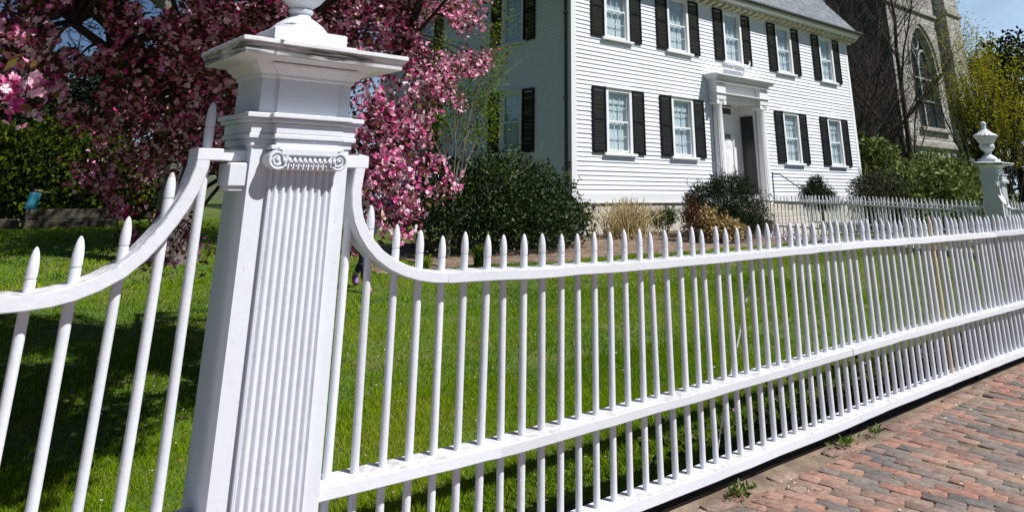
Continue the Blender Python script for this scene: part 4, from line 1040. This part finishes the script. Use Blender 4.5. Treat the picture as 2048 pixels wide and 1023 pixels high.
shrub('golden_shrub', 'low shrub with dry golden leaves in front of the dark dwarf conifer', 'shrub', (16.5, 11.7, .2),
      [(16.5,11.7,.52,.5,.4,.34),(16.1,11.8,.62,.35,.35,.36),(16.9,11.6,.4,.35,.35,.28)], 1700, .10, GOLDLEAF, TWIG, 45, .5, .3, .1, .45, None, 8)
shrub('barberry_shrub', 'small dark purplish twiggy shrub at the left foot of the dwarf conifer', 'shrub', (15.8, 12.0, .2),
      [(15.8,12.0,.6,.4,.35,.42),(15.7,12.0,.95,.22,.22,.35)], 1500, .06, CRABLEAF, TWIG, 46, .4, .3, .3, .4, None, 10)
shrub('rhododendron', 'broad rhododendron with pale glossy leaves behind the path fence at right', 'shrub', (31.0, 11.6, .05),
      [(29.2,11.5,1.5,1.6,1.4,1.25),(31.0,11.7,1.7,1.7,1.4,1.3),(33.0,11.6,1.6,1.6,1.4,1.15),(34.6,11.7,1.3,1.2,1.2,1.05),(27.7,11.6,1.0,1.1,1.0,.8),(31.8,11.2,1.0,2.8,1.0,.8)], 15000, .20, RHODO, BARK, 47, .42, .9, .15, .6, None, 14)
shrub('laurel_shrub', 'light green laurel bush against the far right corner of the white house', 'shrub', (26.9, 12.6, .1),
      [(32.3,14.6,2.6,1.1,1.0,1.15),(32.0,14.3,1.6,1.2,1.0,1.2),(33.6,14.8,2.2,1.0,1.0,1.1)], 5200, .22, RHODO, BARK, 48, .42, .9, .15, .6, None, 9)
shrub('yew_bush', 'round clipped dark yew bush beside the right corner of the house', 'shrub', (26.3, 11.9, .05),
      [(26.6,11.9,1.25,1.05,.9,1.0),(25.7,11.9,1.2,.8,.8,.85),(27.2,11.9,.9,.7,.7,.7)], 14000, .10, YEW, BARK, 49, .25, .3, .4, .7, None, 8)
# dry canes
t = thing('dry_shrub', 'clump of leafless straw-coloured canes against the pale house foundation', 'shrub', (14.55, 13.2, .25)); rg = random.Random(51); m = MB(); hd_ = []
for i in range(380):
    a = rg.uniform(0, 2*PI); k = abs(rg.gauss(0, .55)); b = Vector((14.55+rg.gauss(0, .30), 13.2+rg.gauss(0, .18), .22)); H = rg.uniform(.55, 1.05)
    e = b+Vector((math.cos(a)*k*H*1.15, math.sin(a)*k*H*.8, H*(1-.18*k))); q = b.lerp(e, .5)+Vector((0, 0, .10*k)); m.tube([b, q, e], [.010, .0085, .006], 4, False)
    if rg.random() < .3: hd_.append(e)
m.build('canes', STRAW, t); H_ = np.array([tuple(h) for h in hd_]); H_ = np.repeat(H_, 5, 0)+RG.normal(size=(len(H_)*5, 3))*.02
leaves('seed_heads', H_, .035, LITTER, t, None, .7); Q = np.stack([14.55+RG.normal(0, .35, 900), 13.2+RG.normal(0, .2, 900), .3+RG.random(900)*.3], 1)  # seed heads at the cane tips, drawn as small flakes
leaves('new_leaves', Q, .05, SPRING, t, None, .4)

# --- slender young tree before the house
t = thing('young_tree', 'slender young tree with pale stems and sparse fresh green leaves before the dark shrub', 'tree', (8.15, 12.1, .15)); out = []; tips = []; rg = random.Random(62)
MB().tube([(8.15,12.1,.05),(8.17,12.1,.5),(8.22,12.1,1.0),(8.27,12.1,1.4)], [.05,.042,.036,.034], 8).build('trunk', PBARK, t, True)
for (d, L_, z) in (((.08,0,1),2.9,1.0),((-.12,.0,1),2.2,1.2),((.3,.1,1),2.0,1.3),((.75,-.1,.55),1.7,.75),((-.3,.1,1),1.6,1.35),((.45,0,1),1.5,1.35)):
    grow(out, tips, (8.25, 12.1, z), d, L_, .022, 2, rg, .5, .25, (3, 5), .5, 6, .09, .003)
branch_mesh(out, 'branches', PBARK, t)
P = np.array([tuple(p) for p, d in tips]); P = P[P[:, 2] > 1.3]; P = P[P[:, 0] < 9.35]; P = np.repeat(P, 24, 0); P = P+RG.normal(size=P.shape)*.12
leaves('leaves', P, RG.uniform(.045, .085, len(P)), SPRING, t, None, .45, .1, .3)

# --- old grey trunk left of the pillar
t = thing('old_tree', 'thick old tree with furrowed grey bark behind the crabapple, left of the tall pillar', 'tree', (3.62, 14, .08))
n = 40; rs = []
for z, r in ((-.1, .52), (.25, .42), (.7, .34), (1.4, .30), (2.2, .29), (3.2, .30), (4.2, .28)):
    rs.append([(3.62-.06*z+r*(1+.08*math.sin(7*a)+.05*math.sin(13*a+z))*math.cos(a), 14+r*(1+.08*math.sin(7*a)+.05*math.sin(13*a+z))*math.sin(a), z) for a in [2*PI*k/n for k in range(n)]])
MB().rings(rs).build('trunk', GBARK, t, True); out = []; tips = []; rg = random.Random(71)
for d in ((-.7,.1,.8),(.9,.2,.8),(0,-.3,1),(.3,.6,.9),(-.3,-.5,.9),(1,-.3,.9),(.8,.7,.9)): grow(out, tips, (3.4, 14, 3.9), d, 4.4, .13, 2, rg, .6, .1, (3, 4), .6, 5, .12, .01)
branch_mesh(out, 'limbs', GBARK, t)
P = np.array([tuple(p) for p, d in tips]); P = np.repeat(P, 46, 0); P = P+RG.normal(size=P.shape)*.50; P = P[P[:, 2] > 5.3]
SKY_BLOCK = RG.normal(size=(12000, 3))*np.array([1.5, 2.2, .8])+np.array([7.3, 15.2, 8.6]); P = np.concatenate([P, SKY_BLOCK[SKY_BLOCK[:, 2] > 6.9]])  # extra leaves out of view, added to block sky light from the house wall
ml = MB()
for e in ((6.2, 14, 8), (8, 15, 8.4), (7.5, 17, 8.6), (9, 13.5, 8.8)): ml.tube([(3.4, 14, 4), (4.6, 14.1, 6.3), e], [.14, .10, .04], 8)  # limbs added to carry that unseen part of the crown
ml.build('limbs', GBARK, t, True)
leaves('crown', P, RG.uniform(.14, .24, len(P)), HEDGE, t, None, .6)  # crown stays above the view and darkens the house side wall

# --- hedge and trees closing the garden on the left
shrub('hedge', 'tall sunlit green hedge closing the back of the garden at the left', 'hedge', (2.4, 27, .05),
      [(-1.0,27,1.6,1.6,1.0,1.5),(1.0,27.1,1.75,1.5,1.0,1.45),(2.6,27,1.7,1.3,1.0,1.5),(4.1,27.2,1.6,1.2,1.0,1.4),(5.6,27.6,1.3,1.2,1.0,1.2),(-3,27,1.8,1.8,1.0,1.6),(1.8,27.2,.9,4.2,.8,.9)], 30000, .19, HEDGE, BARK, 73, .55, .4, .2, .6, None, 10)
def crown_tree(name, label, base, h, lobes, nleaf, size, mat, seed, r=.25, group='trees beyond the garden'):
    t = thing(name, label, 'tree', base, group); rr = random.Random(seed); rg = np.random.default_rng(seed)
    b = Vector(base); m = MB(); m.tube([b-Vector((0, 0, .2)), b+Vector((.05, 0, h*.4)), b+Vector((0, .1, h*.8))], [r, r*.75, r*.35], 10); m.build('trunk', BARK, t, True)
    m = MB(); P = []
    for (x, y, z, R) in lobes:
        c = b+Vector((x, y, z)); q = b+Vector((0, 0, h*.35+rr.random()*h*.3)); m.tube([q, q.lerp(c, .5)+Vector((0, 0, .3)), c], [r*.3, r*.2, r*.07], 6, False)
        k = int(nleaf/len(lobes)); nc = 16
        cc = ball(nc, tuple(c), (R, R, R*.85), rg, .35)
        pp = np.repeat(cc, k//nc, 0); P.append(pp+rg.normal(size=pp.shape)*R*.19)
    m.build('limbs', BARK, t, True); P = np.concatenate(P)
    leaves('crown', P, size*rg.uniform(.7, 1.3, len(P)), mat, t, None, .5, .1, .4, rg); return t
crown_tree('shade_tree', 'dark leafy tree far behind the hedge at the left', (2.0, 34, 0), 8, [(0,-3,2.2,2.2),(-2.5,-3,2.2,2.2),(2.2,-3,2.0,2.0),(-3,0,3.6,2.2),(-1,0,4.2,2.0),(1.5,0,3.8,2.0),(3.2,.5,3.6,1.9),(.5,0,3.6,2.0),(-4.5,0,3.6,1.8)], 13000, .32, EVERG, 81)
crown_tree('shade_tree', 'dark leafy tree behind the crabapple, left of the white house', (8.4, 33, 0), 8, [(-2.6,0,5,2.2),(0,0,6.5,2.5),(2.2,0,5,2.3),(0,0,3.4,2.3),(3.6,0,3,1.8)], 8000, .26, EVERG, 82)
crown_tree('dark_evergreen', 'dark evergreen tree to the right of the church tower', (79, 30, 0), 19, [(0,0,15.8,2.6),(-3,0,13.5,2.8),(3,0,14,3.2),(0,0,10,3.8),(4,0,9,3.6),(-3,0,7,3.4),(1,0,4,3.8),(6,0,5,3.6)], 9000, .5, EVERG, 83, .5)
crown_tree('dark_evergreen', 'dark evergreen tree at the top right edge behind the yellow-green tree', (95, 27, 0), 20, [(0,0,17,3.2),(-4,0,14,3.4),(4,0,15,3.4),(0,0,11,4.4),(5,0,9,4.2),(-5,0,8,4.2),(1,0,4.5,4.4)], 9000, .55, EVERG, 84, .6)
crown_tree('dark_evergreen', 'low dark evergreen tree behind the rhododendron and the church foot', (66, 24, 0), 7, [(0,0,4.6,2.2),(-2.4,0,3.2,2.0),(2.6,0,3.6,2.2),(0,0,2,2.2),(4.6,0,2.8,2.2)], 5000, .4, EVERG, 85, .3)

# --- yellow-green vase-shaped tree at right
t = thing('spring_tree', 'vase-shaped tree with yellow-green new leaves on many upright stems at the right', 'tree', (41.8, 13.0, .05)); out = []; tips = []; rg = random.Random(91)
for i in range(46):
    a = rg.uniform(0, 2*PI); k = rg.uniform(.08, .55); d = (math.cos(a)*k, math.sin(a)*k*.8, 1)
    grow(out, tips, (41.8+rg.gauss(0, .4), 13+rg.gauss(0, .3), .1), d, rg.uniform(4.0, 7.0), rg.uniform(.03, .055), 2, rg, .32, .35, (4, 6), .42, 6, .05, .005, .3)
branch_mesh(out, 'branches', TWIG, t)
P = np.array([tuple(p) for p, d in tips]); P = P[(P[:, 2] > 1.2)]; P = np.repeat(P, 6, 0)+RG.normal(size=(len(P)*6, 3))*np.array([.20, .20, .34])
leaves('leaves', P, RG.uniform(.08, .15, len(P)), YELLOWG, t, None, .5, .1, .2)
# --- bare trees before the church
def bare(label, base, specs, seed, lev=3):
    t = thing('bare_tree', label, 'tree', base, 'leafless trees in front of the church'); out = []; tips = []; rg = random.Random(seed)
    for (d, L_, r, dz) in specs: grow(out, tips, (base[0], base[1], base[2]+dz), d, L_, r, lev, rg, .62, .12, (6, 8), .5, 7, .08, .006, .12)
    branch_mesh(out, 'branches', TWIG, t, lambda l: l < lev); branch_mesh(out, 'trunk', BARK, t, lambda l: l == lev); return t
bare('bare tree with a straight dark trunk along the lit corner of the church', (42.6, 17.3, 0), [((-.06,.02,1),13.0,.17,0),((.30,-.05,1),6,.05,2.6),((.7,.0,.75),4.5,.05,2.2),((-.3,.05,1),8,.06,2.0)], 101, 2)
bare('leafless twiggy tree in front of the dark shaded face of the church', (38.6, 17.6, 0), [((0,.0,1),11,.10,0),((-.25,.1,1),8,.05,1.5),((.25,0,1),8,.05,1.5),((.1,-.2,1),6,.05,1),((-.4,0,1),6,.04,1)], 102)
bare('leafless twiggy tree close behind the right corner of the white house', (35.4, 17.2, 0), [((.05,.0,1),11,.09,0),((-.25,.1,1),8,.05,1.2),((.25,0,1),8,.05,1.6),((.45,0,1),6,.04,1)], 103)

# --- small plants
def tuft(name, label, base, n, H, wdt, mat, seed, droop=.5, spread=.5):
    t = thing(name, label, 'plant', base); rg = np.random.default_rng(seed); co = []; f = []
    for i in range(n):
        a = rg.uniform(0, 2*PI); k = rg.uniform(.1, 1)*spread; h = H*rg.uniform(.6, 1.1); dx, dy = math.cos(a)*k, math.sin(a)*k; b = np.array(base)+np.array([rg.normal(0, .05), rg.normal(0, .05), 0])
        sx, sy = -math.sin(a)*wdt, math.cos(a)*wdt; i0 = len(co)
        for q, (u, v, w_) in enumerate(((0, 0, 1), (.45, .65, 1), (.8, .92, .7), (1.15, 1-.35*droop, .08))):
            c = b+np.array([dx*u*H*1.4, dy*u*H*1.4, v*h]); co += [c+np.array([sx, sy, 0])*w_, c-np.array([sx, sy, 0])*w_]
        for q in range(3): f.append((i0+2*q, i0+2*q+1, i0+2*q+3, i0+2*q+2))
    f = np.array(f); np_mesh('leaves', np.array(co), f, mat, t, np.repeat(rg.random(n), 3)); return t
tuft('daylily_clump', 'clump of arching green strap leaves in the lawn behind the fence', (7.95, 10.75, .10), 80, .42, .014, HEDGE, 111)
tuft('daylily_clump', 'small low tuft of strap leaves at the bed edge, nearest the tall pillar', (6.9, 10.9, .10), 40, .28, .012, SPRING, 112)
def weed(label, base, n, r, seed):
    t = thing('weed', label, 'weed', base); rg = np.random.default_rng(seed); P = np.array(base)+rg.normal(size=(n, 3))*np.array([r, r*.45, .004])+np.array([0, 0, .012]); D = unit(rg.normal(size=(n, 3))*np.array([1, 1, .4])+np.array([0, 0, .8]))
    leaves('leaves', P, rg.uniform(.02, .055, n), WEED, t, D, .4, .1, None, rg)
weed('bright green weed clump at the foot of the fence, left of the sprig beside it', (5.02, 2.70, .0), 70, .055, 121)
weed('small green sprig growing by the fence base, right of the weed clump', (5.42, 2.68, .0), 40, .045, 122)
weed('sparse weed with pale specks at the fence base nearest the pillar', (3.78, 2.66, .0), 60, .06, 123)

# --- stuff: grass, ground cover, fallen petals and litter
def in_bed(X, Y): return ((Y > BED_Y(X)) & (X > 7.35) & (Y < 14.5) & (X < 31)) | ((X > 13.7) & (Y > 14.4)) | ((np.abs(X-6.65) < .6) & (np.abs(Y-11.2) < .36)) | ((X > 20.05) & (X < 22.1) & (Y > 4))
def blades(n, x0, x1, y0, y1, h, wd, seed, dens=None):
    rg = np.random.default_rng(seed); X = rg.uniform(x0, x1, n); Y = rg.uniform(y0, y1, n)
    k = ~in_bed(X, Y)
    patch = np.sin(X*2.3+np.sin(Y*1.7))*np.sin(Y*2.9+1.3*np.sin(X*1.1))+.5*np.sin(X*6.1+Y*3)*np.sin(Y*7.3-X)
    k &= rg.random(n) < np.clip(1.05+.5*patch, .25, 1)
    X, Y, patch = X[k], Y[k], patch[k]; n = len(X)
    Z = gz(X, Y)-.004; a = rg.uniform(0, 2*PI, n); hh = h*rg.uniform(.45, 1.25, n)*(1+.22*patch); lean = rg.normal(0, .6, (n, 2))
    b = np.stack([X, Y, Z], 1); s = np.stack([np.cos(a), np.sin(a), 0*a], 1)*wd*.5; tp = b+np.stack([lean[:, 0]*hh, lean[:, 1]*hh, hh], 1)
    co = np.stack([b-s, b+s, tp+s*.25, tp-s*.25], 1).reshape(-1, 3)
    rn = np.clip(.43+.22*rg.normal(size=n)+.28*np.sin(X*.9+Y*.6)*np.sin(Y*1.3-X*.4)+.12*patch, 0, .97); rn[rg.random(n) < .018] = 1
    return co, rn
CO = []; RN = []
for args in ((135000, -.2, 7.5, 3.04, 5.2, .036, .0055, 1), (80000, -.5, 12, 5.2, 8, .035, .009, 2), (70000, -.5, 20, 8, 11.5, .035, .014, 3), (34000, 7.5, 20, 3.04, 8, .036, .012, 4), (34000, -1, 8, 11, 26, .045, .026, 5)):
    c, r = blades(*args); CO.append(c); RN.append(r)
CO = np.concatenate(CO); RN = np.concatenate(RN)
tag(np_mesh('grass', CO, np.arange(len(CO)).reshape(-1, 4), GRASS, None, RN), 'bright green lawn grass behind the white fence', 'grass', None, 'stuff')
n = 5200; X = RG.uniform(3.5, 12.5, n); Y = 3.02+np.abs(RG.normal(0, .16, n)); P = np.stack([X, Y, gz(X, Y)+RG.uniform(.02, .16, n)], 1)
k = RG.random(n) < np.clip((X-3.3)/3, .1, 1); P = P[k]
co, f = leaf_geo(P, RG.uniform(.03, .055, len(P)), None, .7); tag(np_mesh('ground_cover', co, f, HEDGE, None, RG.random(len(P))), 'low leafy ground cover along the inside of the fence', 'ground cover', None, 'stuff')
P2 = P[RG.random(len(P)) < .16]+np.array([0, 0, .02]); co, f = leaf_geo(P2, RG.uniform(.018, .03, len(P2)), None, .9)
tag(np_mesh('violet_blooms', co, f, VIOLET, None, RG.random(len(P2))), 'tiny violet blooms among the ground cover by the fence', 'flowers', None, 'stuff')
n = 420; X = RG.uniform(18.8, 19.9, n); Y = RG.uniform(10.6, 12.6, n); P = np.stack([X, Y, gz(X, Y)+RG.uniform(.05, .22, n)], 1)
co, f = leaf_geo(P, .06, None, .9); tag(np_mesh('pale_flowers', co, f, PALEPETAL, None, RG.random(n)), 'pale lilac flowers at the foot of the path fence', 'flowers', None, 'stuff')
n = 900; X = RG.uniform(1.5, 13, n); Y = np.where(RG.random(n) < .45, 2.70-np.abs(RG.normal(0, .15, n)), RG.uniform(-1, 2.6, n)); P = np.stack([X, Y, pav(X, Y)+.024], 1)
D = unit(RG.normal(size=(n, 3))*np.array([1, 1, .12])); co, f = leaf_geo(P, RG.uniform(.008, .028, n), D, .5, .1, 3)
tag(np_mesh('leaf_litter', co, f, LITTER, None, RG.random(n)), 'dry scraps of leaf and petal scattered on the bricks', 'litter', None, 'stuff')
n = 520; X = np.where(RG.random(n) < .55, RG.normal(2.2, 1.3, n), RG.uniform(-1, 9, n)); Y = np.where(RG.random(n) < .5, RG.normal(5.8, 1.3, n), RG.uniform(3.3, 10, n)); P = np.stack([X, Y, gz(X, Y)+.035], 1); D = unit(RG.normal(size=(n, 3))*np.array([1, 1, .2])); co, f = leaf_geo(P, RG.uniform(.012, .022, n), D, .8, .1, 3)
tag(np_mesh('fallen_petals', co, f, PETAL, None, RG.random(n)), 'pale fallen petals sprinkled over the lawn', 'petals', None, 'stuff')

# --- timber edging, blue board, brick wall at the far left
t = thing('timber_edging', 'low weathered timber edging in front of the hedge at the far left', 'edging', (3.3, 24, .05)); rg = random.Random(4)
for z0, z1, dx in ((.05, .33, 0), (.335, .60, .05)):
    m = MB(); m.cbox(2.15+dx, 4.5, 23.9+dx, 24.1+dx, z0, z1, .02); m.build('beam', PLANK, t)
m = MB(); m.cbox(-3, 2.1, 24.0, 24.15, .05, .36, .02); m.build('low_beam', PLANK, t)
for x in (2.2, 4.42): MB().cbox(x, x+.1, 24.2, 24.3, -.05, .56, .01).build('stake', PLANK, t)
t = thing('garden_board', 'small blue board tied to a wooden stake at the end of the timber edging', 'board', (2.2, 23.5, .05))
m = MB(); m.cbox(2.02, 2.30, 23.48, 23.51, .62, 1.06, .01); o = m.build('panel', BLUE, t); o.rotation_euler = (0, .12, 0)
MB().tube([(2.17, 23.54, -.05), (2.26, 23.54, 1.16)], .025, 8).build('stake', PLANK, t)
MB().tube([(2.26, 23.54, 1.12), (2.5, 23.55, 1.07), (2.8, 23.56, 1.05)], .008, 5).build('cord', STRAW, t)
t = thing('brick_wall', 'patch of old orange brick wall glimpsed behind the hedge and old tree', 'wall', (5.6, 28.6, 0))
m = MB(); rg = random.Random(3)
for r_ in range(26):
    for c_ in range(9):
        x = 4.6+c_*.22+(.11 if r_ % 2 else 0); m.cbox(x, x+.21, 28.55+rg.uniform(0, .006), 28.7, r_*.085, r_*.085+.078, .004)
m.build('brickwork', REDBRICK, t); MB().cbox(4.5, 6.75, 28.5, 28.75, 2.215, 2.28, .01).build('coping', GRANITE, t)

# ------------------------------------------------------------------ person walking on the lawn
def skin_mesh(name, pts, edges, mat, parent, root=0, lv=2):
    off = wl(parent); me = bpy.data.meshes.new(name)
    me.from_pydata([tuple(Vector(p[:3])-off) for p in pts], edges, []); o = bpy.data.objects.new(name, me); COL.objects.link(o); o.parent = parent
    md = o.modifiers.new('skin', 'SKIN'); md.use_smooth_shade = True
    for i, p in enumerate(pts): me.skin_vertices[0].data[i].radius = (p[3], p[4] if len(p) > 4 else p[3])
    me.skin_vertices[0].data[root].use_root = True
    ss = o.modifiers.new('sub', 'SUBSURF'); ss.levels = lv; ss.render_levels = lv
    me.materials.append(mat); return o
def person():
    hx, hy, g = 5.01, 9.6, float(gz(5.01, 9.6))
    t = thing('person', 'person in navy and white top and dark leggings striding across the lawn behind the pillar', 'person', (hx, hy, g))
    f = Vector((.10, -.995, 0)); r = Vector((-.995, -.10, 0)); B = Vector((hx, hy, g))
    def P(a, b, z, *rr): v = B+f*a+r*b; return (v.x, v.y, g+z, *rr)
    # front leg on the person's right, rear leg on the left
    J = [P(0, 0, .86, .125, .10), P(.02, 0, 1.02, .12, .09), P(.03, 0, 1.18, .13, .095), P(.03, 0, 1.31, .10, .08), P(.04, 0, 1.39, .052), P(.06, 0, 1.45, .06), P(.075, 0, 1.53, .082, .092), P(.07, 0, 1.60, .07, .08),
         P(.03, .15, 1.30, .055), P(-.05, .21, 1.06, .042), P(.05, .22, .85, .032), P(.08, .22, .78, .03),
         P(.03, -.15, 1.30, .055), P(.06, -.20, 1.06, .042), P(.22, -.20, .90, .032), P(.27, -.19, .86, .03),
         P(.03, .085, .78, .092), P(.17, .09, .46, .062), P(.26, .09, .12, .042), P(.29, .09, .05, .04), P(.40, .10, .035, .032),
         P(-.02, -.085, .78, .092), P(-.02, -.09, .46, .062), P(-.26, -.09, .20, .042), P(-.30, -.09, .12, .04), P(-.22, -.09, .03, .032)]
    E = [(0,1),(1,2),(2,3),(3,4),(4,5),(5,6),(6,7),(3,8),(8,9),(9,10),(10,11),(3,12),(12,13),(13,14),(14,15),(0,16),(16,17),(17,18),(18,19),(19,20),(0,21),(21,22),(22,23),(23,24),(24,25)]
    # unequal fingers and a thumb on each hand
    def hand(iw, side):
        w_ = Vector(J[iw][:3]); d = (w_-Vector(J[iw-1][:3])).normalized(); s_ = f
        for k, ln in enumerate((.065, .075, .07, .055)):
            i0 = len(J); b = w_+d*.03+s_*(.024-.016*k); J.append((*b, .0085)); E.append((iw, i0))
            m_ = b+d*ln*.55+r*(-side*.008); J.append((*m_, .008)); E.append((i0, i0+1)); e = m_+d*ln*.4+r*(-side*.022); J.append((*e, .007)); E.append((i0+1, i0+2))
        i0 = len(J); b = w_+s_*.034+d*.005; J.append((*b, .009)); E.append((iw, i0)); e = b+s_*.02+d*.035; J.append((*e, .008)); E.append((i0, i0+1))
    hand(11, 1); hand(15, -1)
    # nose
    i0 = len(J); J.append(P(.175, 0, 1.515, .014)); E.append((6, i0))
    skin_mesh('body', J, E, SKIN, t)
    def grown(ids, k, edges): return [(*J[i][:3], *(q+k for q in J[i][3:])) for i in ids], [(ids.index(a), ids.index(b)) for a, b in edges]
    pts, ed = grown([0,1,2,3,8,9,12,13], .014, [(0,1),(1,2),(2,3),(3,8),(8,9),(3,12),(12,13)]); skin_mesh('shirt', pts, ed, SHIRT, t)
    pts, ed = grown([0,16,17,18,21,22,23], .010, [(0,16),(16,17),(17,18),(0,21),(21,22),(22,23)]); skin_mesh('leggings', pts, ed, NAVY, t)
    pts, ed = grown([18,19,20], .012, [(0+18,19),(19,20)]); skin_mesh('shoe', pts[:], ed, PINKSHOE, t)
    pts, ed = grown([23,24,25], .012, [(23,24),(24,25)]); skin_mesh('shoe', pts, ed, PURPSHOE, t)
    hp = [P(.03, 0, 1.60, .088, .098), P(-.02, 0, 1.53, .07, .085), P(-.03, 0, 1.43, .06, .06), P(-.05, 0, 1.33, .045, .03)]
    skin_mesh('hair', hp, [(0,1),(1,2),(2,3)], HAIR, t)
    m = MB()
    for s_ in (-1, 1):
        c = B+f*.148+r*(.03*s_)+Vector((0, 0, 1.535)); m.lathe([(.001, -.008), (.008, -.004), (.009, 0), (.008, .004), (.001, .008)], 8, tuple(c))
    m.build('eyes', DARKIN, t)
    c = B+f*.150+Vector((0, 0, 1.468)); MB().tube([c-r*.024, c+f*.006, c+r*.024], [.003, .006, .003], 6).build('mouth', simple('lips', [(.3, (.38, .14, .13)), (.7, (.45, .18, .16))], 5, .5, 0), t)
person()
